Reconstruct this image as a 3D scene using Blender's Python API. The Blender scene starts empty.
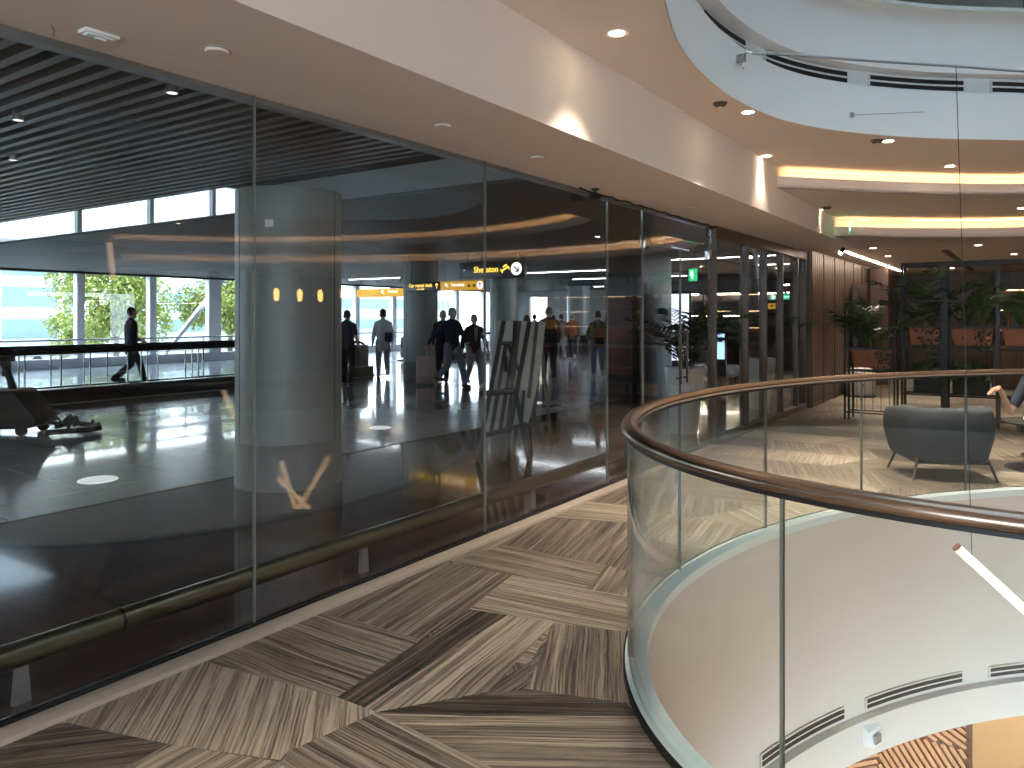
import bpy, bmesh, math, random
from math import sin, cos, pi, radians as R
from mathutils import Vector, Matrix, geometry as G
random.seed(7)
S = bpy.context.scene
COL = S.collection

# ------------------------------------------------------------------ camera
THETA = math.atan((1031 - 512) / 760.0)          # yaw to the left of +Y; the glass wall runs along Y
cam = bpy.data.cameras.new('camera')
cam.sensor_width = 36; cam.lens = 760 / 1024 * 36; cam.shift_y = -67 / 1024; cam.clip_end = 400
camo = bpy.data.objects.new('camera', cam); COL.objects.link(camo)
camo.location = (0, 0, 1.6); camo.rotation_euler = (pi / 2, 0, THETA)
S.camera = camo

# ------------------------------------------------------------------ world, daylight, exposure
SKY = 4.4
w = bpy.data.worlds.new('sky'); S.world = w; w.use_nodes = True
nt = w.node_tree; nt.nodes.clear()
wo = nt.nodes.new('ShaderNodeOutputWorld'); bg = nt.nodes.new('ShaderNodeBackground')
tc = nt.nodes.new('ShaderNodeTexCoord'); ns = nt.nodes.new('ShaderNodeTexNoise'); cr = nt.nodes.new('ShaderNodeValToRGB')
ns.inputs['Scale'].default_value = 2.2; ns.inputs['Detail'].default_value = 5
cr.color_ramp.elements[0].position = .35; cr.color_ramp.elements[0].color = (.54, .74, .92, 1)
cr.color_ramp.elements[1].position = .62; cr.color_ramp.elements[1].color = (.84, .94, 1, 1)
nt.links.new(tc.outputs['Generated'], ns.inputs['Vector']); nt.links.new(ns.outputs['Fac'], cr.inputs['Fac'])
nt.links.new(cr.outputs['Color'], bg.inputs['Color']); bg.inputs['Strength'].default_value = SKY
nt.links.new(bg.outputs[0], wo.inputs[0])
def portal(name, loc, rot, sx, sy):
    l = bpy.data.lights.new(name, 'AREA'); l.shape = 'RECTANGLE'; l.size = sx; l.size_y = sy
    l.cycles.is_portal = True
    o = bpy.data.objects.new(name, l); COL.objects.link(o); o.location = loc; o.rotation_euler = rot
portal('skylight_portal', (1.0, 5.7, 8.9), (0, 0, 0), 7.5, 8.5)
portal('window_portal', (-24.7, 12, 3.2), (0, -pi / 2, 0), 6.4, 46)
S.view_settings.view_transform = 'Standard'; S.view_settings.look = 'None'
S.view_settings.gamma = 1; S.view_settings.exposure = 1.25; S.view_settings.use_curve_mapping = False
c = S.cycles
c.use_denoising = True; c.max_bounces = 8; c.diffuse_bounces = 4; c.glossy_bounces = 5
c.transmission_bounces = 6; c.transparent_max_bounces = 32; c.sample_clamp_indirect = 4
c.caustics_reflective = False; c.caustics_refractive = False; c.use_light_tree = True

# ------------------------------------------------------------------ tagging and mesh helpers
def tag(o, label=None, cat=None, group=None, kind=None):
    if label: o['label'] = label
    if cat: o['category'] = cat
    if group: o['group'] = group
    if kind: o['kind'] = kind
    return o
def thing(name, loc, rz, label, cat, group=None):
    o = bpy.data.objects.new(name, None); COL.objects.link(o)
    o.location = loc; o.rotation_euler = (0, 0, rz); o.empty_display_size = .1
    return tag(o, label, cat, group)
def copy_tree(o, parent=None):
    c_ = o.copy(); COL.objects.link(c_); c_.parent = parent
    for ch in list(o.children): copy_tree(ch, c_)
    return c_
def finish(name, me, mat, parent, smooth=True, ang=.6):
    me.materials.append(mat)
    if smooth:
        me.shade_smooth(); me.set_sharp_from_angle(angle=ang)
    o = bpy.data.objects.new(name, me); COL.objects.link(o)
    if parent: o.parent = parent
    return o
class MB:
    def __init__(s): s.v = []; s.f = []
    def add(s, vs, fs):
        n = len(s.v); s.v += [tuple(p) for p in vs]; s.f += [tuple(i + n for i in f) for f in fs]; return s
    def box(s, x0, x1, y0, y1, z0, z1, M=None):
        vs = [Vector((x, y, z)) for z in (z0, z1) for x, y in ((x0, y0), (x1, y0), (x1, y1), (x0, y1))]
        if M: vs = [M @ p for p in vs]
        return s.add(vs, [(3, 2, 1, 0), (4, 5, 6, 7), (0, 1, 5, 4), (1, 2, 6, 5), (2, 3, 7, 6), (3, 0, 4, 7)])
    def bar(s, a, b, w_, d_=None, up=(0, 0, 1)):          # rectangular bar from a to b
        a = Vector(a); b = Vector(b); d_ = d_ or w_; t = (b - a).normalized(); u = Vector(up)
        if abs(t.dot(u)) > .98: u = Vector((0, 1, 0))
        x = t.cross(u).normalized(); y = x.cross(t).normalized()
        vs = []
        for p in (a, b):
            for i, j in ((-1, -1), (1, -1), (1, 1), (-1, 1)): vs.append(p + x * i * w_ / 2 + y * j * d_ / 2)
        return s.add(vs, [(3, 2, 1, 0), (4, 5, 6, 7), (0, 1, 5, 4), (1, 2, 6, 5), (2, 3, 7, 6), (3, 0, 4, 7)])
    def tube(s, pts, r, n=10, closed=False, cap=True):
        pts = [Vector(p) for p in pts]; m = len(pts); rs = r if isinstance(r, (list, tuple)) else [r] * m
        vs = []; px = None
        for i, p in enumerate(pts):
            if closed: t = pts[(i + 1) % m] - pts[i - 1]
            else: t = pts[min(i + 1, m - 1)] - pts[max(i - 1, 0)]
            t.normalize()
            if px is None:
                u = Vector((0, 0, 1)) if abs(t.z) < .9 else Vector((0, 1, 0)); px = t.cross(u)
            px = (px - t * px.dot(t)).normalized(); py = t.cross(px)
            for k in range(n):
                a_ = 2 * pi * k / n; vs.append(p + (px * cos(a_) + py * sin(a_)) * rs[i])
        fs = []
        for i in range(m if closed else m - 1):
            j = (i + 1) % m
            for k in range(n):
                q = (k + 1) % n; fs.append((i * n + k, i * n + q, j * n + q, j * n + k))
        if cap and not closed:
            fs.append(tuple(range(n - 1, -1, -1))); fs.append(tuple((m - 1) * n + k for k in range(n)))
        return s.add(vs, fs)
    def lathe(s, prof, n=32, c_=(0, 0, 0)):
        vs = []; fs = []
        for r_, z in prof:
            for k in range(n):
                a_ = 2 * pi * k / n; vs.append((c_[0] + r_ * cos(a_), c_[1] + r_ * sin(a_), c_[2] + z))
        for i in range(len(prof) - 1):
            for k in range(n):
                q = (k + 1) % n; fs.append((i * n + k, i * n + q, (i + 1) * n + q, (i + 1) * n + k))
        if prof[0][0] > 1e-5: fs.append(tuple(range(n - 1, -1, -1)))
        if prof[-1][0] > 1e-5: fs.append(tuple((len(prof) - 1) * n + k for k in range(n)))
        return s.add(vs, fs)
    def prism(s, poly, z0, z1):                            # polygon extruded in z, poly counter-clockwise
        n = len(poly)
        vs = [(x, y, z0) for x, y in poly] + [(x, y, z1) for x, y in poly]
        fs = [tuple(range(n - 1, -1, -1)), tuple(range(n, 2 * n))] + [(i, (i + 1) % n, n + (i + 1) % n, n + i) for i in range(n)]
        return s.add(vs, fs)
    def xf(s, M):
        s.v = [tuple(M @ Vector(p)) for p in s.v]; return s
    def build(s, name, mat, parent=None, bevel=0, smooth=True, ang=.6):
        me = bpy.data.meshes.new(name); me.from_pydata(s.v, [], s.f); me.validate()
        bm = bmesh.new(); bm.from_mesh(me); bmesh.ops.recalc_face_normals(bm, faces=bm.faces)
        if bevel:
            es = [e for e in bm.edges if len(e.link_faces) == 2 and e.calc_face_angle(0) > .6]
            bmesh.ops.bevel(bm, geom=es, offset=bevel, segments=2, affect='EDGES', profile=.6, clamp_overlap=True)
        bm.to_mesh(me); bm.free()
        return finish(name, me, mat, parent, smooth, ang)
def struct(name, mb, mat, parent=None, **k):
    o = mb.build(name, mat, parent, **k)
    if not parent: o['kind'] = 'structure'
    return o
def W(px, py, z):                                          # point of the plane z that stands at a pixel of the photo
    d = (z - 1.6) * 760 / (317 - py); l = (px - 512) / 760 * d
    return Vector((l * cos(THETA) - d * sin(THETA), l * sin(THETA) + d * cos(THETA), z))
def D(px, py, d):                                          # point at depth d behind a pixel
    l = (px - 512) / 760 * d
    return Vector((l * cos(THETA) - d * sin(THETA), l * sin(THETA) + d * cos(THETA), 1.6 + (317 - py) / 760 * d))

# ------------------------------------------------------------------ materials
def nodes(name):
    m = bpy.data.materials.new(name); m.use_nodes = True
    return m, m.node_tree, m.node_tree.nodes['Principled BSDF']
def N(nt_, t, **k):
    n = nt_.nodes.new(t)
    for a_, v in k.items():
        if a_ in n.inputs: n.inputs[a_].default_value = v
        else: setattr(n, a_, v)
    return n
def mat(name, col, rough=.5, metal=0, var=.06, scale=8, bump=0, coat=0, spec=.5, bscale=None):
    m, t, b = nodes(name)
    tc_ = N(t, 'ShaderNodeTexCoord'); n = N(t, 'ShaderNodeTexNoise'); n.inputs['Scale'].default_value = scale; n.inputs['Detail'].default_value = 4
    t.links.new(tc_.outputs['Object'], n.inputs['Vector'])
    mx = N(t, 'ShaderNodeMix', data_type='RGBA')
    mx.inputs[6].default_value = tuple(max(0, q * (1 - var)) for q in col) + (1,)
    mx.inputs[7].default_value = tuple(min(1, q * (1 + var)) for q in col) + (1,)
    t.links.new(n.outputs['Fac'], mx.inputs[0]); t.links.new(mx.outputs[2], b.inputs['Base Color'])
    b.inputs['Roughness'].default_value = rough; b.inputs['Metallic'].default_value = metal
    b.inputs['Coat Weight'].default_value = coat; b.inputs['Specular IOR Level'].default_value = spec
    if bump:
        n2 = N(t, 'ShaderNodeTexNoise'); n2.inputs['Scale'].default_value = bscale or scale * 6
        t.links.new(tc_.outputs['Object'], n2.inputs['Vector'])
        bp = N(t, 'ShaderNodeBump'); bp.inputs['Strength'].default_value = bump; bp.inputs['Distance'].default_value = .01
        t.links.new(n2.outputs['Fac'], bp.inputs['Height']); t.links.new(bp.outputs[0], b.inputs['Normal'])
    return m
def emit(name, col, s, base=(.8, .8, .8)):
    m, t, b = nodes(name); b.inputs['Base Color'].default_value = base + (1,)
    b.inputs['Emission Color'].default_value = col + (1,); b.inputs['Emission Strength'].default_value = s
    b.inputs['Roughness'].default_value = .4
    return m
def glass(name, tint, f0=.04, gain=1.0, rough=0.0):
    m = bpy.data.materials.new(name); m.use_nodes = True; t = m.node_tree; t.nodes.clear()
    o = N(t, 'ShaderNodeOutputMaterial'); mx = N(t, 'ShaderNodeMixShader'); tr = N(t, 'ShaderNodeBsdfTransparent')
    gl = N(t, 'ShaderNodeBsdfGlossy'); gl.inputs['Roughness'].default_value = rough; gl.inputs['Color'].default_value = (1, 1, 1, 1)
    tr.inputs['Color'].default_value = tint + (1,)
    lw = N(t, 'ShaderNodeLayerWeight'); lw.inputs['Blend'].default_value = .5
    p = N(t, 'ShaderNodeMath', operation='POWER'); p.inputs[1].default_value = 5.0
    q = N(t, 'ShaderNodeMath', operation='MULTIPLY_ADD'); q.inputs[1].default_value = gain * (1 - f0); q.inputs[2].default_value = f0
    q.use_clamp = True
    t.links.new(lw.outputs['Facing'], p.inputs[0]); t.links.new(p.outputs[0], q.inputs[0])
    t.links.new(q.outputs[0], mx.inputs[0]); t.links.new(tr.outputs[0], mx.inputs[1]); t.links.new(gl.outputs[0], mx.inputs[2])
    t.links.new(mx.outputs[0], o.inputs[0])
    return m
def stripes(name, ca, cb, scale=60, axis=0, rough=.5, coat=0, bump=.2, detail=6, stretch=.03):
    m, t, b = nodes(name); tc_ = N(t, 'ShaderNodeTexCoord'); mp = N(t, 'ShaderNodeMapping')
    sc = [1, 1, 1]; sc = [1.0 if i != axis else stretch for i in range(3)]; mp.inputs['Scale'].default_value = sc
    n = N(t, 'ShaderNodeTexNoise'); n.inputs['Scale'].default_value = scale; n.inputs['Detail'].default_value = detail; n.inputs['Roughness'].default_value = .6
    r_ = N(t, 'ShaderNodeValToRGB'); r_.color_ramp.elements[0].position = .3; r_.color_ramp.elements[1].position = .7
    r_.color_ramp.elements[0].color = ca + (1,); r_.color_ramp.elements[1].color = cb + (1,)
    t.links.new(tc_.outputs['Object'], mp.inputs[0]); t.links.new(mp.outputs[0], n.inputs['Vector'])
    t.links.new(n.outputs['Fac'], r_.inputs[0]); t.links.new(r_.outputs[0], b.inputs['Base Color'])
    b.inputs['Roughness'].default_value = rough; b.inputs['Coat Weight'].default_value = coat
    return m
M = {}
M['ceil'] = mat('ceiling_plaster', (.74, .64, .57), .85, var=.02, scale=1.5)
M['wallcream'] = mat('cream_plaster', (.63, .595, .55), .8, var=.015, scale=2)
M['white'] = mat('white_plaster', (.76, .78, .78), .7, var=.015, scale=2)
M['cap'] = mat('pale_balustrade_cap', (.66, .76, .75), .35, var=.04, scale=5)
M['steel'] = mat('brushed_steel', (.55, .53, .50), .25, 1, var=.08, scale=20)
M['rail'] = mat('bronze_steel_handrail', (.40, .30, .235), .24, 1, var=.08, scale=25)
M['bumper'] = mat('brass_green_rail_metal', (.18, .19, .145), .3, 1, var=.1, scale=12)
M['bronze'] = mat('bronze_profile', (.085, .060, .047), .45, .2, var=.08)
M['darkmetal'] = mat('dark_metal', (.03, .03, .032), .4, .6, var=.1)
M['black'] = mat('black_paint', (.010, .010, .011), .6, var=.1)
M['rubber'] = mat('black_rubber', (.012, .012, .013), .5, var=.1)
M['greymetal'] = mat('grey_metal', (.32, .33, .34), .35, .6)
M['column'] = mat('column_cladding', (.23, .245, .24), .4, 0, var=.05, scale=3)
M['white_frame'] = mat('white_window_frame', (.80, .82, .83), .5, var=.02)
M['curb'] = mat('travertine_kerb', (.40, .34, .275), .35, var=.12, scale=9)
M['hallceil'] = mat('dark_hall_ceiling', (.03, .031, .032), .6, var=.1, spec=.15)
M['slat'] = mat('hall_ceiling_slat', (.14, .135, .13), .4, .3, var=.06)
M['hallwall'] = mat('grey_hall_wall', (.25, .25, .245), .5, var=.05, scale=2)
M['darkwall'] = mat('dark_panel_wall', (.030, .024, .022), .35, var=.2, scale=2)
M['concrete'] = mat('pale_pavement', (.34, .35, .36), .8, var=.1, scale=.5)
M['glasswall'] = glass('wall_glass', (.93, .93, .925), .028, .9)
M['balglass'] = glass('balustrade_glass', (.95, .975, .965), .03, 1.0)
M['winglass'] = glass('window_glass', (.97, .98, .985), .03, .7)
M['solarglass'] = glass('tinted_skylight_glass', (.42, .44, .455), .03, .6)
M['colbase'] = mat('column_base_band', (.16, .16, .16), .45)
M['seal'] = mat('glass_edge_seal', (.17, .18, .16), .3, var=.1)
M['led'] = emit('warm_led', (1, .68, .32), 7)
M['ledwhite'] = emit('white_led', (1, .82, .62), 22)
M['lamp'] = emit('downlight_lens', (1, .80, .55), 30)
M['tube'] = emit('pendant_tube_diffuser', (1, .62, .32), 2.1)
M['linear'] = emit('cool_linear_light', (.85, .93, 1), 8)
M['bulb'] = emit('amber_bulb', (1, .45, .10), 14)
M['green'] = emit('green_exit_sign', (.05, .8, .30), .5, (.1, .6, .3))
M['white_glow'] = emit('white_pictogram', (.8, 1, .9), 1)
M['screen'] = emit('blue_screen', (.35, .6, 1), 1.1, (.2, .3, .5))
M['poster'] = emit('lit_poster', (.7, .78, 1), .9, (.5, .5, .6))
M['yellowsign'] = emit('backlit_yellow_sign', (1, .50, .03), .22, (.8, .45, .03))
M['yellowtext'] = emit('backlit_yellow_lettering', (1, .62, .08), .8, (.9, .6, .1))
M['whitetext'] = emit('backlit_white_lettering', (1, 1, 1), .55, (.9, .9, .9))
M['passageglow'] = emit('glowing_passage_wall', (1, .88, .62), .6)
M['signblack'] = mat('black_sign_face', (.02, .018, .018), .3)
M['wood'] = stripes('walnut_panel', (.050, .029, .020), (.105, .063, .043), 30, 2, .45, bump=.1)
M['tan'] = mat('tan_lit_plaster', (.40, .235, .10), .6, var=.03)
M['chevwood'] = stripes('orange_oak_batten', (.40, .20, .10), (.62, .34, .18), 40, 2, .45)
M['chevback'] = mat('brown_backing_board', (.20, .095, .05), .6)
M['terracotta'] = mat('terracotta', (.25, .08, .032), .6, var=.12, scale=5)
M['pot'] = mat('pale_planter_lacquer', (.82, .84, .82), .3, var=.02)
M['soil'] = mat('potting_soil', (.03, .02, .015), .9, var=.3, scale=30)
M['leaf'] = mat('palm_leaf', (.032, .058, .022), .4, var=.35, scale=14)
M['leafdark'] = mat('dark_leaf', (.018, .034, .014), .4, var=.3, scale=14)
M['treeleaf'] = mat('tree_leaf_yellow_green', (.25, .31, .07), .6, var=.35, scale=2.2)
M['bark'] = mat('bark', (.10, .075, .055), .8, var=.3)
M['chair'] = mat('blue_grey_wool', (.026, .033, .042), .85, var=.08, scale=60, bump=.3)
M['skin'] = mat('skin', (.55, .33, .23), .5, var=.05)
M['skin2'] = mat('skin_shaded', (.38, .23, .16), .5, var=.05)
M['hair'] = mat('dark_hair', (.018, .013, .011), .5, var=.3, scale=40)
M['hairgrey'] = mat('grey_hair', (.22, .20, .18), .6, var=.2, scale=40)
M['easelwood'] = mat('black_stained_easel', (.014, .013, .013), .45)
M['easelbrown'] = stripes('brown_easel_wood', (.06, .035, .022), (.13, .08, .05), 40, 2, .5)
M['board'] = mat('pale_grey_board', (.42, .41, .36), .5, var=.05)
def cloth(name, col): 
    if name not in M: M[name] = mat(name, col, .85, var=.1, scale=25, bump=.15)
    return M[name]

# hall floor: large polished tiles
def tilefloor(name, ca, cb, sx, sy, rough, mortar=(.05, .05, .055)):
    m, t, b = nodes(name); tc_ = N(t, 'ShaderNodeTexCoord'); br = N(t, 'ShaderNodeTexBrick')
    mp = N(t, 'ShaderNodeMapping'); mp.inputs['Rotation'].default_value = (0, 0, 0)
    br.offset = .0; br.inputs['Scale'].default_value = 1; br.inputs['Brick Width'].default_value = sx; br.inputs['Row Height'].default_value = sy
    br.inputs['Mortar Size'].default_value = .005; br.inputs['Color1'].default_value = ca + (1,); br.inputs['Color2'].default_value = cb + (1,)
    br.inputs['Mortar'].default_value = mortar + (1,)
    n = N(t, 'ShaderNodeTexNoise'); n.inputs['Scale'].default_value = 3; n.inputs['Detail'].default_value = 3
    mx = N(t, 'ShaderNodeMix', data_type='RGBA'); mx.blend_type = 'MULTIPLY'; mx.inputs[0].default_value = .35
    t.links.new(tc_.outputs['Object'], mp.inputs[0]); t.links.new(mp.outputs[0], br.inputs['Vector']); t.links.new(tc_.outputs['Object'], n.inputs['Vector'])
    t.links.new(br.outputs['Color'], mx.inputs[6]); t.links.new(n.outputs['Color'], mx.inputs[7]); t.links.new(mx.outputs[2], b.inputs['Base Color'])
    n3 = N(t, 'ShaderNodeTexNoise'); n3.inputs['Scale'].default_value = 1.3; mr = N(t, 'ShaderNodeMapRange')
    mr.inputs['To Min'].default_value = rough * .8; mr.inputs['To Max'].default_value = rough * 1.25
    t.links.new(tc_.outputs['Object'], n3.inputs['Vector']); t.links.new(n3.outputs['Fac'], mr.inputs['Value']); t.links.new(mr.outputs[0], b.inputs['Roughness'])
    b.inputs['Specular IOR Level'].default_value = 1.0; b.inputs['Coat Weight'].default_value = .6; b.inputs['Coat Roughness'].default_value = .05
    return m
M['hallfloor'] = tilefloor('polished_grey_tiles', (.52, .55, .66), (.58, .61, .72), .9, .9, .24)
M['nearfloor'] = tilefloor('polished_dark_brown_tiles', (.085, .042, .038), (.105, .052, .046), 1.2, 1.2, .10, (.09, .07, .065))

# lobby floor: banded stone planks; UV x runs along the veins, the tone of each piece is an attribute
def stonefloor():
    m, t, b = nodes('banded_travertine')
    uv = N(t, 'ShaderNodeUVMap'); mp = N(t, 'ShaderNodeMapping'); mp.inputs['Scale'].default_value = (.5, 24, 1)
    wp = N(t, 'ShaderNodeTexNoise'); wp.inputs['Scale'].default_value = 2.0; wp.inputs['Detail'].default_value = 3
    sep = N(t, 'ShaderNodeVectorMath', operation='SCALE'); sep.inputs['Scale'].default_value = .03
    ad = N(t, 'ShaderNodeVectorMath', operation='ADD')
    n = N(t, 'ShaderNodeTexNoise'); n.inputs['Scale'].default_value = 1; n.inputs['Detail'].default_value = 8; n.inputs['Roughness'].default_value = .62
    n2 = N(t, 'ShaderNodeTexNoise'); n2.inputs['Scale'].default_value = 1; n2.inputs['Detail'].default_value = 6; n2.inputs['Roughness'].default_value = .75
    mp2 = N(t, 'ShaderNodeMapping'); mp2.inputs['Scale'].default_value = (1.3, 95, 1); mp2.inputs['Location'].default_value = (3, 7, 0)
    at_ = N(t, 'ShaderNodeAttribute'); at_.attribute_name = 'tone'
    t.links.new(uv.outputs[0], wp.inputs['Vector']); t.links.new(wp.outputs['Color'], sep.inputs[0]); t.links.new(sep.outputs[0], ad.inputs[1])
    t.links.new(uv.outputs[0], ad.inputs[0]); t.links.new(ad.outputs[0], mp.inputs[0]); t.links.new(ad.outputs[0], mp2.inputs[0])
    t.links.new(mp.outputs[0], n.inputs['Vector']); t.links.new(mp2.outputs[0], n2.inputs['Vector'])
    r1 = N(t, 'ShaderNodeMapRange'); r1.inputs['From Min'].default_value = .28; r1.inputs['From Max'].default_value = .72
    t.links.new(n.outputs['Fac'], r1.inputs['Value'])
    s1 = N(t, 'ShaderNodeMath', operation='MULTIPLY'); s1.inputs[1].default_value = .62; t.links.new(r1.outputs[0], s1.inputs[0])
    s2 = N(t, 'ShaderNodeMath', operation='MULTIPLY_ADD'); s2.inputs[1].default_value = .62; t.links.new(at_.outputs['Fac'], s2.inputs[0]); t.links.new(s1.outputs[0], s2.inputs[2])
    r2 = N(t, 'ShaderNodeMapRange'); r2.inputs['From Min'].default_value = .36; r2.inputs['From Max'].default_value = .54; r2.inputs['To Min'].default_value = -.42; r2.inputs['To Max'].default_value = .10
    t.links.new(n2.outputs['Fac'], r2.inputs['Value'])
    s3 = N(t, 'ShaderNodeMath', operation='ADD'); t.links.new(s2.outputs[0], s3.inputs[0]); t.links.new(r2.outputs[0], s3.inputs[1])
    cr_ = N(t, 'ShaderNodeValToRGB'); e = cr_.color_ramp.elements
    e[0].position = .08; e[0].color = (.014, .011, .010, 1); e[1].position = .95; e[1].color = (.41, .345, .265, 1)
    q = e.new(.34); q.color = (.062, .049, .040, 1); q = e.new(.58); q.color = (.150, .122, .092, 1); q = e.new(.78); q.color = (.255, .212, .162, 1)
    t.links.new(s3.outputs[0], cr_.inputs[0]); t.links.new(cr_.outputs[0], b.inputs['Base Color'])
    b.inputs['Roughness'].default_value = .38; b.inputs['Specular IOR Level'].default_value = .4
    return m
M['stone'] = stonefloor()

# ------------------------------------------------------------------ the two oval openings (floor and ceiling), counter-clockwise
class Curve:
    def __init__(s, dense, n=720):
        L = [0]
        for i in range(len(dense)): L.append(L[-1] + (dense[(i + 1) % len(dense)] - dense[i]).length)
        s.per = L[-1]; s.n = n; s.p = []; k = 0
        for i in range(n):
            a_ = s.per * i / n
            while L[k + 1] < a_: k += 1
            s.p.append(dense[k].lerp(dense[(k + 1) % len(dense)], (a_ - L[k]) / (L[k + 1] - L[k])))
        s.nm = []
        for i in range(n):
            t = (s.p[(i + 4) % n] - s.p[i - 4]).normalized(); s.nm.append(Vector((t.y, -t.x, 0)))
    def at(s, a_, off=0):
        q = (a_ / s.per * s.n) % s.n; i = int(q); f_ = q - i; j = (i + 1) % s.n
        return s.p[i % s.n].lerp(s.p[j], f_) + s.nm[i % s.n].lerp(s.nm[j], f_).normalized() * off
    def near(s, x, y): return min(range(s.n), key=lambda i: (s.p[i] - Vector((x, y, 0))).length) * s.per / s.n
    def ring(s, off, n=140): return [s.at(s.per * i / n, off) for i in range(n)]
_c = Vector((1.07, 5.91, 0)); _U = Vector((.477, .879, 0)).normalized(); _V = Vector((-_U.y, _U.x, 0))
WELL = Curve([_c + _U * 3.96 * cos(2 * pi * i / 720) + _V * 2.465 * sin(2 * pi * i / 720) for i in range(720)])
def closed_spline(pts, n=24, smooth=30):
    P = [Vector((p[0], p[1], 0)) for p in pts]; m = len(P); out = []
    for i in range(m):
        a_, b_, c_, d_ = P[i - 1], P[i], P[(i + 1) % m], P[(i + 2) % m]
        for k in range(n):
            t = k / n; out.append(.5 * ((2 * b_) + (c_ - a_) * t + (2 * a_ - 5 * b_ + 4 * c_ - d_) * t * t + (3 * b_ - a_ - 3 * c_ + d_) * t ** 3))
    for _ in range(smooth): out = [(out[i - 1] + out[i] * 2 + out[(i + 1) % len(out)]) / 4 for i in range(len(out))]
    return out
OPEN = Curve(closed_spline([(-1.62, 3.83), (-1.36, 3.05), (-.75, 2.2), (.35, 1.8), (1.6, 2.1), (2.8, 3.3), (3.7, 5.1), (4.05, 7.1), (3.5, 9.0), (2.3, 9.9), (.95, 9.65),
                            (-.06, 8.8), (-.79, 8.2), (-1.37, 7.52), (-1.72, 6.85), (-1.87, 6.2), (-1.91, 5.5), (-1.83, 4.6)][::-1]))
def ccw(P):
    return sum(P[i - 1].cross(P[i]).z for i in range(len(P))) > 0
assert ccw(WELL.p)
if not ccw(OPEN.p): OPEN = Curve(OPEN.p[::-1])
def sweep(prof, s0=0, s1=None, step=.09, closed_prof=False, cv=WELL):
    full = s1 is None; s1 = cv.per if full else s1
    n = max(2, int((s1 - s0) / step)); m = MB(); k = len(prof); cnt = n if full else n + 1
    vs = []
    for i in range(cnt):
        for off, z in prof:
            p = cv.at(s0 + (s1 - s0) * i / n, off); vs.append((p.x, p.y, z))
    fs = []
    for i in range(n):
        a_, b_ = i * k, ((i + 1) % cnt) * k
        for j in range(k if closed_prof else k - 1):
            q = (j + 1) % k; fs.append((a_ + j, a_ + q, b_ + q, b_ + j))
    if closed_prof and not full:
        fs.append(tuple(range(k))); fs.append(tuple(n * k + j for j in reversed(range(k))))
    return m.add(vs, fs)
def rectprof(o0, o1, z0, z1): return [(o0, z0), (o1, z0), (o1, z1), (o0, z1)]
# ================================================================== LOBBY SHELL
GX = -3.3                                                  # plane of the glass wall
def flat(name, outer, holes, z0, z1, mat_, kind=True):      # slab with holes, z0 underside, z1 top
    loops = [[Vector((p[0], p[1], 0)) for p in outer]] + [[Vector((p[0], p[1], 0)) for p in h] for h in holes]
    tris = G.tessellate_polygon(loops); pts = [p for l in loops for p in l]; n = len(pts)
    m = MB(); vs = [(p.x, p.y, z0) for p in pts] + [(p.x, p.y, z1) for p in pts]; fs = []
    for a_, b_, c_ in tris:
        if (pts[b_] - pts[a_]).cross(pts[c_] - pts[a_]).z < 0: b_, c_ = c_, b_
        fs.append((c_, b_, a_)); fs.append((a_ + n, b_ + n, c_ + n))
    k = 0
    for l in loops:
        for i in range(len(l)):
            j = (i + 1) % len(l); fs.append((k + i, k + j, k + j + n, k + i + n))
        k += len(l)
    m.add(vs, fs)
    o = m.build(name, mat_, None, smooth=False); o['kind'] = 'structure'; return o

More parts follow.
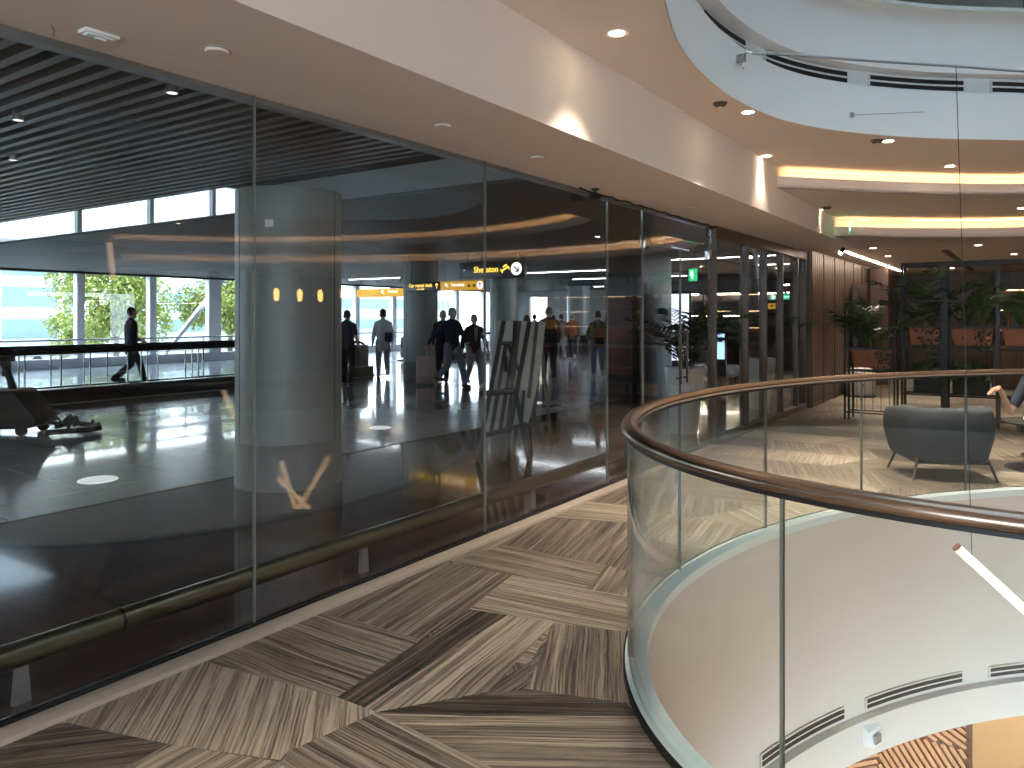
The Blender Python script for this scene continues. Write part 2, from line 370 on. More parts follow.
TILES = [
([(-2.413, 2.227), (-2.539, 3.309), (-2.32, 3.353), (-2.26, 2.23)], 1.687, 0.12),
([(-2.26, 2.23), (-2.32, 3.353), (-2.06, 3.406), (-1.917, 2.618), (-2.188, 2.234)], 1.687, 0.8),
([(-3.3, 2.09), (-3.3, 2.737), (-2.971, 2.847), (-2.495, 2.855), (-2.413, 2.227)], 0.017, 0.5),
([(-3.3, 2.756), (-3.3, 3.849), (-2.658, 3.892), (-2.539, 3.309), (-2.495, 2.855), (-2.971, 2.847)], 1.727, 0.45),
([(-2.539, 3.309), (-2.658, 3.892), (-1.892, 3.967), (-1.682, 3.526), (-2.06, 3.406)], 0.098, 0.75),
([(-2.06, 3.406), (-1.682, 3.526), (-1.354, 3.634), (-1.167, 3.018), (-1.386, 2.868), (-1.551, 2.816), (-1.79, 2.736)], -1.097, 0.6),
([(-1.933, 2.575), (-1.92, 2.969), (-1.79, 2.736)], 1.538, 0.2),
([(-1.92, 2.969), (-2.06, 3.406), (-1.79, 2.736)], 1.538, 0.4),
([(-2.188, 2.234), (-1.933, 2.575), (-1.79, 2.736), (-1.542, 2.843), (-1.386, 2.868), (-1.30, 2.80), (-1.57, 2.62), (-1.86, 2.42)], 0.572, 0.05),
([(-2.188, 2.234), (-1.86, 2.42), (-1.57, 2.62), (-1.30, 2.80), (-1.386, 2.868), (-1.124, 3.018), (-0.794, 2.723), (-0.712, 2.441), (-1.237, 2.083), (-1.576, 2.189)], 0.572, 0.55),
([(-2.188, 2.234), (-1.576, 2.189), (-1.237, 2.083), (-1.658, 1.795), (-2.22, 1.778), (-2.26, 1.842)], -0.073, 0.5),
([(-3.3, 1.437), (-3.3, 2.09), (-2.413, 2.227), (-2.188, 2.234), (-2.26, 1.842), (-2.24, 1.794), (-2.667, 1.627)], -0.811, 0.85),
([(-3.3, 1.183), (-3.3, 1.437), (-2.667, 1.627), (-2.656, 1.235), (-2.93, 1.048)], 0.846, 0.2),
([(-2.667, 1.627), (-2.23, 1.786), (-1.658, 1.795), (-2.551, 1.186)], -1.543, 0.7),
([(-3.141, 3.89), (-3.054, 4.373), (-2.259, 4.395), (-2.162, 3.937), (-2.658, 3.892)], 0.028, 0.55),
([(-3.3, 3.86), (-3.3, 5.17), (-3.195, 5.144), (-3.054, 4.373), (-3.141, 3.89)], 1.704, 0.6),
([(-3.054, 4.373), (-3.195, 5.144), (-2.508, 5.435), (-2.002, 4.34), (-2.259, 4.395)], -1.338, 0.35),
([(-2.162, 3.937), (-2.259, 4.395), (-2.002, 4.34), (-1.839, 3.985)], -1.335, 0.6),
([(-3.3, 5.144), (-3.3, 5.799), (-2.733, 5.924), (-2.508, 5.435)], 0.219, 0.7),
([(-3.3, 5.80), (-3.3, 6.4), (-3.004, 6.51), (-2.733, 5.924)], 1.693, 0.3)]
def build_floor():
    X0, X1, Y0, Y1 = -3.3, 11.0, -5.0, 24.0
    pts = []; faces = []; info = []
    def addp(poly):
        if sum(poly[i - 1][0] * poly[i][1] - poly[i][0] * poly[i - 1][1] for i in range(len(poly))) < 0: poly = poly[::-1]
        k = len(pts); pts.extend(Vector((p[0], p[1])) for p in poly); faces.append(list(range(k, k + len(poly))))
    rnd = random.Random(3)
    for poly, ang, tone in TILES: addp(poly); info.append((ang, tone))
    nT = len(TILES)
    SX, SY = 1.22, .72                                     # the same lying of long pieces carried on over the rest of the floor
    angs = [0.02, 1.70, -1.25, 0.1, -0.8]
    i = 0; y = Y0; row = 0
    while y < Y1:
        x = X0 - 1 + (row % 3) * .43; sk = .33 if row % 2 else -.33
        while x < X1 + 1:
            w_ = SX * (1 if (i % 3) else .7)
            addp([(x, y), (x + w_, y), (x + w_ + sk, y + SY), (x + sk, y + SY)]); info.append((angs[(i * 2 + row) % 5], rnd.uniform(.05, .9)))
            x += w_; i += 1
        y += SY; row += 1
    kO = len(faces); addp([(X0, Y0), (X1, Y0), (X1, Y1), (X0, Y1)])
    kH = len(faces); addp([(p.x, p.y) for p in WELL.ring(.03, 120)])
    v, e, f, ov, oe, of = G.delaunay_2d_cdt(pts, [], faces, 0, 1e-5, True)
    me = bpy.data.meshes.new('floor'); keep = []; att = []
    for tri, src in zip(f, of):
        if kO not in src or kH in src: continue
        t_ = [q for q in src if q < nT] or [q for q in src if nT <= q < kO]
        if not t_: continue
        a_, b_, c_ = (v[q] for q in tri)
        cr_ = (b_ - a_).cross(c_ - a_)
        if abs(cr_) < 1e-9: continue
        keep.append(tri if cr_ > 0 else tri[::-1]); att.append(t_[0])
    me.from_pydata([(p.x, p.y, 0) for p in v], [], keep)
    uv = me.uv_layers.new(name='UVMap'); tn = me.attributes.new('tone', 'FLOAT', 'FACE')
    for p, k in zip(me.polygons, att):
        ang, tone = info[k]; tn.data[p.index].value = tone; ca, sa = cos(ang), sin(ang)
        for li in p.loop_indices:
            q = me.vertices[me.loops[li].vertex_index].co
            uv.data[li].uv = (q.x * ca + q.y * sa + k * 3.7, -q.x * sa + q.y * ca + k * 1.9)
    me.materials.append(M['stone']); o = bpy.data.objects.new('floor', me); COL.objects.link(o); o['kind'] = 'structure'
build_floor()
flat('floor_slab', [(-3.3, -5), (11, -5), (11, 24), (-3.3, 24)], [WELL.ring(.03)], -.40, -.012, M['wallcream'])

# well: fascia of this floor, groove with air slots, lower fascia, ceiling of the storey below
struct('wall_well', sweep([(-.05, -.002), (-.075, -.002), (-.075, -1.53), (-.05, -1.535), (-.05, -1.70), (-.115, -1.71), (-.115, -2.02), (.12, -2.02)]), M['wallcream'], ang=.5)
flat('ceiling_lower', [(-6, -4), (11, -4), (11, 20), (-6, 20)], [WELL.ring(.11)], -2.02, -1.98, M['ceil'])
struct('trim_balustrade_cap', sweep([(.018, -.01), (.018, .025), (-.085, .025), (-.085, -.03), (-.06, -.03), (-.06, -.01)], closed_prof=True), M['cap'], ang=.5)
struct('trim_cap_edge', sweep(rectprof(.019, .027, -.01, .03), closed_prof=True), M['darkmetal'], ang=.5)
# storey below
struct('floor_lower', MB().box(-6, 11, -4, 20, -5.1, -5.0), M['tan'])
M['chevfield'] = M['chevback']
struct('wall_lower_chevron', MB().box(-6, -.56, 10.42, 10.6, -5.0, -2.02), M['chevfield'])
struct('wall_lower_tan', MB().box(-.56, 11, 10.3, 10.6, -5.0, -2.02), M['tan'])
def battens():
    m = MB(); W0, W1, Z0, Z1 = -5.2, -.62, -4.9, -2.06; cell = .95
    def clipseg(a_, b_, x0, x1, z0, z1):
        t0, t1 = 0, 1; dx, dz = b_[0] - a_[0], b_[1] - a_[1]
        for p, q in ((-dx, a_[0] - x0), (dx, x1 - a_[0]), (-dz, a_[1] - z0), (dz, z1 - a_[1])):
            if abs(p) < 1e-9:
                if q < 0: return None
            else:
                r_ = q / p
                if p < 0: t0 = max(t0, r_)
                else: t1 = min(t1, r_)
        return None if t0 >= t1 else ((a_[0] + t0 * dx, a_[1] + t0 * dz), (a_[0] + t1 * dx, a_[1] + t1 * dz))
    k = 0; x = W1
    while x > W0:
        x0 = max(W0, x - cell); z = Z1; r_ = 0
        while z > Z0:
            z0 = max(Z0, z - cell * .75); ang = [.5, pi / 2, -.5, 1.0, pi / 2 + .6][(k + r_ * 2) % 5]; dx, dz = cos(ang), sin(ang)
            for i in range(-14, 15):
                cx_, cz_ = (x + x0) / 2 - dz * i * .075, (z + z0) / 2 + dx * i * .075
                sg = clipseg((cx_ - dx * 2, cz_ - dz * 2), (cx_ + dx * 2, cz_ + dz * 2), x0 + .012, x - .012, z0 + .012, z - .012)
                if sg and math.dist(sg[0], sg[1]) > .04: m.bar((sg[0][0], 10.40, sg[0][1]), (sg[1][0], 10.40, sg[1][1]), .045, .045, up=(0, 1, 0))
            z -= cell * .75; r_ += 1
        x -= cell; k += 1
    return m
struct('trim_chevron_battens', battens(), M['chevwood'], smooth=False)
o = struct('trim_lower_light_cove', MB().box(-.3, 3.5, 10.05, 10.2, -2.08, -2.025), M['ledwhite'])

# ceiling: three steps with light coves between
def spline(pts, n=10):
    P = [Vector((p[0], p[1], 0)) for p in pts]; P = [P[0] * 2 - P[1]] + P + [P[-1] * 2 - P[-2]]; out = []
    for i in range(1, len(P) - 2):
        for k in range(n):
            t = k / n; a_, b_, c_, d_ = P[i - 1], P[i], P[i + 1], P[i + 2]
            out.append(.5 * ((2 * b_) + (c_ - a_) * t + (2 * a_ - 5 * b_ + 4 * c_ - d_) * t * t + (3 * b_ - a_ - 3 * c_ + d_) * t ** 3))
    out.append(P[-2]); return out
SX_ = -2.37
C1 = spline([(SX_, 8.8), (-1.3, 9.95), (-.07, 10.95), (1.5, 11.45), (3.5, 11.55), (5.6, 11.05), (7.5, 9.9), (9, 8.2)])
C2 = spline([(SX_, 11.8), (-1.3, 12.75), (-.1, 13.4), (2.2, 13.8), (4.5, 13.6), (6.65, 12.8), (9, 11.2), (11, 9.2)])
Z1_, Z2_, Z3_ = 3.30, 3.06, 2.78
def offs(curve, d):
    out = []
    for i, p in enumerate(curve):
        t = (curve[min(i + 1, len(curve) - 1)] - curve[max(i - 1, 0)]).normalized(); out.append(p + Vector((-t.y, t.x, 0)) * d)
    return out
flat('ceiling_upper', [(SX_, -5), (11, -5), (11, 15)] + [(SX_, 15)], [OPEN.ring(.006)], Z1_, Z1_ + .05, M['ceil'])
def lower_ceiling(name, curve, z, ytop, inner=None):
    c0 = [(p.x, p.y) for p in curve]
    if curve is C1: poly = c0 + [(11, 8.2), (11, 9.19)] + [(p.x, p.y) for p in reversed(offs(C2, .22))]
    else: poly = c0 + [(11, 24), (-3.3, 24), (-3.3, 13.9), (SX_, 13.9)]
    flat(name, poly, [], z, z + .03, M['ceil'])
lower_ceiling('ceiling_middle', C1, Z2_, 0)
lower_ceiling('ceiling_far', C2, Z3_, 0)
def wallstrip(curve, z0, z1, th):                          # upright band following a curve
    m = MB(); q = offs(curve, th); n = len(curve); vs = []
    for a_, b_ in zip(curve, q): vs += [(a_.x, a_.y, z0), (a_.x, a_.y, z1), (b_.x, b_.y, z1), (b_.x, b_.y, z0)]
    fs = []
    for i in range(n - 1):
        for j in range(4): fs.append((i * 4 + j, i * 4 + (j + 1) % 4, i * 4 + 4 + (j + 1) % 4, i * 4 + 4 + j))
    fs += [(3, 2, 1, 0), tuple((n - 1) * 4 + j for j in range(4))]
    return m.add(vs, fs)
for nm, cv, zl, zu, a_, b_ in (('near', C1, Z2_, Z1_, .135, .085), ('far', C2, Z3_, Z2_, .14, .10)):
    struct('trim_cove_lip_' + nm, wallstrip(cv, zl, zl + a_, .03), M['ceil'], ang=.5)
    struct('trim_cove_back_' + nm, wallstrip(offs(cv, .24), zl, zu + (.02 if nm == 'near' else .0), .02), M['ceil'], ang=.5)
    led = wallstrip(offs(cv, .10), zl + .035, zl + .05, .05).build('cove_light_strip', M['led'])
    tag(led, 'warm light strip hidden in the %s curved ceiling cove' % ('nearer, larger' if nm == 'near' else 'farther, lower'), 'light strip')
# part of middle ceiling between C2 back and upper level closes with the soffit face
struct('ceiling_soffit', MB().box(-3.36, SX_, -5, 13.9, 2.74, 2.80).box(SX_ - .05, SX_, -5, 13.9, 2.80, 3.34), M['ceil'], smooth=False)

# upper floor edge: lower fascia, groove with slots, upper fascia
struct('wall_fascia', sweep([(.0, 3.298), (.0, 3.74), (.12, 3.76), (.12, 3.92), (-.02, 3.92), (-.02, 4.50), (.10, 4.50)], cv=OPEN), M['white'], ang=.5)
flat('floor_upper', [(-3.6, -5), (11, -5), (11, 24), (-3.6, 24)], [OPEN.ring(.09)], 4.38, 4.49, M['wallcream'])
struct('trim_upper_balustrade_cap', sweep([(.05, 4.49), (.05, 4.525), (-.10, 4.525), (-.10, 4.49)], closed_prof=True, cv=OPEN), M['cap'], ang=.5)
# upper storey shell and the skylight over the oval
flat('ceiling_top', [(-7, -5), (11, -5), (11, 15), (-7, 15)], [OPEN.ring(.5)], 7.6, 7.7, M['ceil'])
struct('wall_drum', sweep([(.5, 7.6), (.5, 8.9)], cv=OPEN), M['white'], ang=.5)
struct('wall_upper_far', MB().box(-7, 11, 13.0, 13.2, 4.5, 7.6), M['wallcream'])
struct('wall_upper_near', MB().box(-7, 11, -5.2, -5.0, 4.5, 7.6), M['wallcream'])
struct('wall_upper_left', MB().box(-7.2, -7, -5, 13, 4.5, 7.6), M['wallcream'])
struct('wall_upper_right', MB().box(11, 11.2, -5, 13, 4.5, 7.6), M['wallcream'])
struct('floor_upper_left', MB().box(-7.0, -3.6, -5, 13, 4.38, 4.49), M['wallcream'])
sk = MB()
for i in range(-3, 4): sk.box(1.07 + i * 1.1 - .04, 1.07 + i * 1.1 + .04, 1.2, 10.6, 8.9, 9.05)
for i in range(-3, 4): sk.box(-3.0, 5.2, 5.8 + i * 1.25 - .04, 5.8 + i * 1.25 + .04, 8.9, 9.05)
struct('window_skylight_grid', sk, M['white_frame'])
struct('window_skylight', MB().box(-3.2, 5.4, 1.0, 10.8, 8.97, 8.98), M['solarglass'])

# lobby walls that are out of sight or far
struct('wall_right', MB().box(11, 11.2, -5, 24, 0, 3.4), M['darkwall'])
struct('wall_behind', MB().box(-3.3, 11, -5.2, -5, 0, .5).box(-3.3, 11, -5.2, -5, 3.1, 3.4).box(-3.3, -2.4, -5.2, -5, .5, 3.1), M['wallcream'])
wb = MB().box(-2.4, 11, -5.12, -5.10, .5, 3.1).build('window_added_behind', M['winglass'], smooth=False); wb['kind'] = 'structure'  # unseen window added behind the camera for its daylight
for i in range(9): MB().box(-2.4 + i * 1.65, -2.28 + i * 1.65, -5.2, -5.0, .5, 3.1).build('window_frame', M['white_frame'], wb)  # frame bars of the added window, unseen too
portal('window_portal_behind', (4.3, -4.98, 1.8), (pi / 2, 0, pi), 13.4, 2.6)
struct('wall_far', MB().box(-3.3, 11, 23.8, 24.0, 0, 2.78), M['wood'])

# ================================================================== GLASS WALL
struct('trim_kerb', MB().box(-3.27, -3.165, -5, 9.2, -.005, .022), M['curb'], bevel=.004)
struct('trim_glass_channel', MB().box(-3.325, -3.272, -5, 9.2, -.005, .03), M['darkmetal'], bevel=.003)
struct('trim_head_channel', MB().box(-3.38, -3.31, -5, 9.2, 2.71, 2.79), M['greymetal'])
ys = [-5, -3.5, -1.52, .48, 2.48, 4.48, 6.42, 7.2]
for i in range(len(ys) - 1):
    p = MB().box(GX - .009, GX + .009, ys[i] + .004, ys[i + 1] - .004, .03, 2.742).build('window_%d' % (i + 1), M['glasswall'], smooth=False); p['kind'] = 'structure'
    MB().box(GX - .0095, GX + .0095, ys[i + 1] - .0038, ys[i + 1] + .0038, .03, 2.742).build('edge_seal', M['seal'], p)
# glass double door with its transom
tr = MB().box(GX - .009, GX + .009, 7.21, 9.22, 2.38, 2.742).build('window_8', M['glasswall'], smooth=False); tr['kind'] = 'structure'
for k, (y0, y1) in enumerate(((7.21, 8.21), (8.225, 9.22))):
    d = MB().box(GX - .007, GX + .007, y0, y1, .012, 2.37).build('door_%d' % (k + 1), M['glasswall'], smooth=False); d['kind'] = 'structure'
    hy = y1 - .09 if k == 0 else y0 + .09
    MB().tube([(GX + .05, hy, .85), (GX + .05, hy, 1.45)], .014).box(GX, GX + .05, hy - .01, hy + .01, .9, .92).box(GX, GX + .05, hy - .01, hy + .01, 1.38, 1.40).build('door_handle', M['bronze'], d)
    py = y0 if k == 0 else y1 - .12
    MB().box(GX - .03, GX + .03, py, py + .12, 2.31, 2.43).build('hinge_fitting', M['steel'], d, bevel=.004)
    MB().box(GX - .013, GX + .013, y0 - .003, y0 + .006, .012, 2.37).build('edge_seal', M['seal'], d)
# bronze framed glazing beyond the door
posts = [9.3, 10.6, 11.5, 12.4, 13.35, 13.9]
for i, y in enumerate(posts): struct('trim_post_%d' % (i + 1), MB().box(GX - .06, GX + .05, y - .025, y + .025, 0, 2.74), M['bronze'], bevel=.005)
struct('trim_post_header', MB().box(GX - .08, GX + .06, 9.26, 13.94, 2.60, 2.74), M['bronze'], bevel=.005)
struct('trim_post_sill', MB().box(GX - .06, GX + .06, 9.34, 13.9, 0, .09), M['bronze'], bevel=.005)
for i in range(len(posts) - 1):
    p = MB().box(GX - .008, GX + .008, posts[i] + .04, posts[i + 1] - .04, .09, 2.60).build('window_%d' % (i + 9), M['glasswall'], smooth=False); p['kind'] = 'structure'
# wood panelled wall after it
ww = MB().box(-3.55, -3.2, 13.95, 23.8, 0, 2.78)
for i in range(62): 
    y = 14.0 + i * .16
    if i % 6: ww.box(-3.2, -3.19, y, y + .12, .08, 2.70)
    else: ww.box(-3.2, -3.175, y, y + .05, .0, 2.76)
struct('wall_wood', ww, M['wood'])
s_ = MB().box(-2.77, -2.73, 13.6, 22.0, 2.765, 2.779).build('ceiling_light_line', M['ledwhite'])
tag(s_, 'long bright linear light running along the ceiling by the wood panelled wall', 'ceiling light')

# ================================================================== HALL BEYOND THE GLASS
struct('floor_hall', MB().box(-25.2, -6.6, -10, 38, -.2, 0), M['hallfloor'])
struct('floor_hall_dark', MB().box(-6.6, -3.3, -10, 38, -.2, 0), M['nearfloor'])
struct('trim_floor_joint', MB().box(-6.62, -6.58, -10, 38, -.01, .003), M['darkmetal'])
HC = 3.04
struct('ceiling_hall', MB().box(-25.2, -3.4, 6.7, 38, HC, HC + .04), M['hallceil'])
SZ = 2.80
def slats():
    m = MB(); y = -6
    while y < 4.25: m.box(-25, -3.4, y, y + .05, SZ, SZ + .10); y += .115
    return m
struct('ceiling_hall_slats', slats(), M['slat'], smooth=False)
struct('ceiling_hall_deck', MB().box(-25, -3.4, -10, 4.32, SZ + .16, SZ + .20).box(-25, -3.4, 4.28, 4.32, SZ, SZ + .16), M['hallceil'])
struct('wall_hall_upper', MB().box(-25.2, -3.4, 18.3, 18.5, HC + .04, 6.5).box(-3.6, -3.4, -10, 18.3, SZ + .22, 6.5), M['hallwall'])
struct('ceiling_hall_roof', MB().box(-25.2, -3.4, -10, 18.5, 6.5, 6.6), M['hallceil'])
hw = MB().box(-25.02, -25.0, -10, 18.3, 3.75, 6.5).build('window_upper', M['solarglass'], smooth=False); hw['kind'] = 'structure'
for i in range(12): MB().box(-25.1, -24.9, -9.5 + i * 2.4, -9.36 + i * 2.4, 3.7, 6.5).build('window_frame', M['white_frame'], hw)
struct('wall_hall_near', MB().box(-25.2, -3.4, -10.2, -10, 0, 3.7), M['hallwall'])
# window wall
wy = 12.2
struct('trim_window_sill', MB().box(-25.15, -24.85, -10, 35.8, 0, .30), M['white_frame'])
struct('trim_window_head', MB().box(-25.2, -24.8, -10, 35.8, 2.98, 3.75), M['hallceil'])
k = 0; y = 12.2 - 2.4 * 9
while y < 35:
    wd = .24 if k not in (11, 16) else .5
    fr = MB().box(-25.12, -24.88, y - wd / 2, y + wd / 2, .3, 2.98).build('trim_mullion_%d' % (k + 1), M['white_frame'], bevel=.01); fr['kind'] = 'structure'
    p = MB().box(-25.02, -25.0, y + wd / 2, y + 2.4 - .12, .3, 2.98).build('window_hall_%d' % (k + 1), M['winglass'], smooth=False); p['kind'] = 'structure'
    y += 2.4; k += 1
# end wall with a passage opening and tall glazing
struct('wall_hall_end', MB().box(-25.2, -23.4, 36, 36.2, 0, HC).box(-22.2, -20.95, 36, 36.2, 0, HC).box(-23.4, -22.2, 36, 36.2, 2.72, HC).box(-19.9, -3.3, 36, 36.2, 0, HC).box(-20.95, -19.9, 36, 36.2, 2.75, HC), M['hallwall'])
struct('wall_glowing_passage', MB().box(-23.6, -22.0, 37.2, 37.3, 0, 2.8), M['passageglow'])  # wall glows by its own material, in place of lamps in the passage
struct('window_end', MB().box(-20.95, -19.9, 36.08, 36.12, 0, 2.75), M['winglass'])
struct('trim_end_window_bars', MB().box(-20.65, -20.58, 36.0, 36.2, 0, 2.75).box(-20.3, -20.22, 36.0, 36.2, 0, 2.75), M['white_frame'])
struct('wall_hall_end_left', MB().box(-25.2, -25.0, 34.6, 38, 0, HC), M['hallwall'])
# dark shop block seen past the last fixed pane, and shop back wall
struct('wall_shop_block', MB().box(-6.97, -6.2, 13.6, 15.0, 0, HC), M['darkwall'], bevel=.02)
struct('wall_shop_back', MB().box(-13.5, -3.6, 26, 26.2, 0, HC), M['darkwall'])
# ================================================================== BALUSTRADES
def balustrade(cv, z0, zr, label, n, s_start, r=.034, bulge=0):
    t = thing('glass_balustrade', (0, 0, z0), 0, label, 'balustrade'); P = cv.per / n
    js = [s_start + i * P for i in range(n)]
    if cv is WELL: js = [s_start, s_start + P + .025] + [s_start + 2 * P + .05 + i * (cv.per - 2 * P - .05) / (n - 2) for i in range(n - 2)]
    for i in range(n):
        a_ = js[i] + .003; P = (js[i + 1] if i < n - 1 else js[0] + cv.per) - js[i]
        g = sweep(rectprof(-.012, .005, .027, zr - z0 - .02), a_, a_ + P - .006, .08, True, cv).build('glass_panel', M['balglass'], t, ang=.5)
        sweep(rectprof(-.013, .006, .027, zr - z0 - .03), a_ + P - .006, a_ + P + .0, .08, True, cv).build('edge_seal', M['seal'], g, ang=.5)
    prof = [(r * cos(2 * pi * k / 14) * 1.15 - .003, zr - z0 + r * .8 * sin(2 * pi * k / 14)) for k in range(14)]
    h = sweep(prof, closed_prof=True, cv=cv).build('handrail', M['rail'], t, ang=.9)
    sweep(rectprof(-.024, .017, zr - z0 - .036, zr - z0 - .020), closed_prof=True, cv=cv).build('glazing_channel', M['darkmetal'], h, ang=.5)
    return t
balustrade(WELL, 0, 1.095, 'curved frameless glass balustrade with bronze steel handrail around the oval floor opening', int(round(WELL.per / 1.25)), WELL.near(-1.75, 4.47))
balustrade(OPEN, 4.5, 5.6, 'glass balustrade of the upper storey, cut by the top right corner', 16, .6)

# slot diffusers in the grooves
def slot(cv, s0, ln, off, z0, z1, label, up):
    p0 = cv.at(s0 + ln / 2, off); t = thing('slot_diffuser', (0, 0, 0), 0, label, 'air vent', 'slot air diffusers of the %s oval ledge' % ('upper' if up else 'lower'))
    sweep(rectprof(off - .004, off + .006, z0, z1), s0, s0 + ln, .08, True, cv).build('frame', M['ceil' if not up else 'white'], t, ang=.5)
    h = (z1 - z0) / 5
    for k in (0, 1): sweep(rectprof(off - .009, off - .003, z0 + h * (.6 + 2.3 * k), z0 + h * (2.1 + 2.3 * k)), s0 + .01, s0 + ln - .01, .08, True, cv).build('slot', M['black'], t, ang=.5)
    return t
def s_at_pixel(cv, px, off=0):                             # arc length where the far side of the curve shows at a pixel column
    best = None
    for i in range(cv.n):
        p = cv.at(i * cv.per / cv.n, off); l = p.x * cos(THETA) + p.y * sin(THETA); d = -p.x * sin(THETA) + p.y * cos(THETA)
        if d > (4.0 if cv is WELL else 4.6):
            e = abs(512 + 760 * l / d - px)
            if best is None or e < best[1]: best = (i * cv.per / cv.n, e)
    return best[0]
for a_, b_, lb in ((1300, 1140, None), (1110, 991, 'black double slot air diffuser in the upper oval ledge at the right picture edge'), (964, 867, 'black double slot air diffuser in the upper oval ledge, below the top right balustrade'),
                   (845, 764, 'black double slot air diffuser in the upper oval ledge, above the larger cove light'), (743, 700, 'shortest looking slot air diffuser, leftmost in the upper oval ledge')):
    if lb is None: continue
    s0, s1 = s_at_pixel(OPEN, a_, .12), s_at_pixel(OPEN, b_, .12)
    slot(OPEN, min(s0, s1), abs(s1 - s0), .10, 3.77, 3.90, lb, True)
for a_, b_, lb in ((1075, 990, 'black double slot air diffuser below the balustrade at the right picture edge'), (962, 866, 'black double slot air diffuser in the well wall, above the chevron wood wall'),
                   (844, 760, 'black double slot air diffuser in the well wall, lowest and leftmost of three')):
    s0, s1 = s_at_pixel(WELL, a_, -.06), s_at_pixel(WELL, b_, -.06)
    slot(WELL, min(s0, s1), abs(s1 - s0), -.062, -1.67, -1.57, lb, False)
# small emergency lamp on the lower fascia (870, 740)
p = WELL.at(s_at_pixel(WELL, 869, -.1), -.14); q = WELL.at(s_at_pixel(WELL, 869, 0), -1); d_ = (q - p).normalized()
t = thing('wall_lamp', (p.x, p.y, -1.91), math.atan2(d_.y, d_.x) - pi / 2, 'small white wedge shaped box lamp on the well wall above the chevron wood', 'wall lamp')
MB().add([(-.09, -.04, 0), (.09, -.04, 0), (.09, -.04, .17), (-.09, -.04, .17), (-.09, .05, .015), (.09, .05, .015), (.09, .02, .13), (-.09, .02, .13)], [(3, 2, 1, 0), (4, 5, 6, 7), (0, 1, 5, 4), (1, 2, 6, 5), (2, 3, 7, 6), (3, 0, 4, 7)]).build('housing', M['white'], t, bevel=.006)
MB().box(-.05, .05, .035, .052, .03, .10).build('cover', M['greymetal'], t, bevel=.003)

# ================================================================== CEILING FITTINGS
lamp_mesh = {}
def downlight(pos, label, power=360, lit=True, size=.045, warm=(1, .84, .69), spot=84):
    t = thing('downlight', pos, 0, label, 'ceiling light', 'recessed downlights')
    for k, f_, m_ in (('trim_ring', lambda: MB().lathe([(size, -.002), (size + .022, -.006), (size + .026, 0), (size + .02, .01), (size, .01)], 24), M['ceil']),
                      ('lens', lambda: MB().lathe([(.0001, -.004), (size, -.004), (size, .012), (.0001, .012)], 20), M['lamp' if lit else 'ceil'])):
        if (k, lit, size) not in lamp_mesh:
            o = f_().build(k, m_, t); lamp_mesh[(k, lit, size)] = o.data
        else:
            o = bpy.data.objects.new(k, lamp_mesh[(k, lit, size)]); COL.objects.link(o); o.parent = t
    if lit and power:
        l = bpy.data.lights.new('downlight_beam', 'SPOT'); l.energy = power; l.color = warm; l.spot_size = R(spot); l.spot_blend = .9; l.shadow_soft_size = .05
        lo = bpy.data.objects.new('downlight_beam', l); COL.objects.link(lo); lo.parent = t; lo.location = (0, 0, -.02)
    return t
for px, py, z, lb in (
    (617, 33, Z1_, 'lit downlight alone on the ceiling at the top centre'),
    (748, 112, Z1_, 'lit downlight beside the dark round smoke detector left of the oval opening'),
    (766, 156, Z1_, 'lit downlight at the left end of the larger cove, throwing a cone on the beam'),
    (888, 141, Z1_, 'lit downlight right below the oval edge, beside a flat detector'),
    (950, 166, Z1_, 'lit downlight just above the right part of the larger cove'),
    (819, 210, Z2_, 'lit downlight between the two coves at the beam, beside a round detector'),
    (1022, 208, Z2_, 'lit downlight between the two coves at the right picture edge'),
    (873, 248, Z3_, 'lit downlight in the far low ceiling nearest the green exit sign'),
    (888, 256, Z3_, 'lit downlight in the far low ceiling right of the long light line'),
    (943, 262, Z3_, 'lit downlight in the far low ceiling, left one of the pair above the planter screen'),
    (952, 268, Z3_, 'lit downlight in the far low ceiling, right one of the pair above the planter screen'),
    (978, 245, Z3_, 'lit downlight in the far low ceiling directly under the right part of the smaller cove'),
    (1014, 254, Z3_, 'lit downlight in the far low ceiling at the right picture edge')):
    downlight(W(px, py, z), lb, power=35 if px in (766, 819) else 120 if px == 617 else 360 if z == Z1_ else 130)
for px, py, z, lb in ((947, 211, Z2_, 'unlit round cover flush in the ceiling between the two coves'),):
    t = downlight(W(px, py, z), lb, lit=False)
for x, y in ((1.5, -.8), (-1.0, .3), (-1.3, -2.5), (3.5, -2.5), (5.6, 1.0), (5.6, 4.5), (6.2, 8.0), (8.6, -.8), (8.8, 3.4), (8.6, 6.6)):  # downlights added out of view to brighten the lobby
    downlight(Vector((x, y, Z1_)), 'ceiling downlight added out of view to light the lobby')['group'] = 'downlights added out of view'
for px, py, lb in ((217, 50, 'largest looking flat round ceiling cover on the low soffit, nearest the camera'), (443, 125, 'flat round ceiling cover on the soffit above the second glass joint'), (537, 157, 'flat round ceiling cover on the soffit just left of the security camera'), (692, 207, 'farthest flat round ceiling cover on the soffit, before the bronze posts')):
    p = W(px, py, 2.74); t = thing('ceiling_cover', p, 0, lb, 'ceiling cover')
    MB().lathe([(.0001, -.014), (.045, -.014), (.05, -.008), (.05, 0)], 28).build('disc', M['ceil'], t)
    MB().lathe([(.052, -.003), (.062, -.003), (.064, 0), (.052, 0)], 28).build('ring', M['curb'], t)
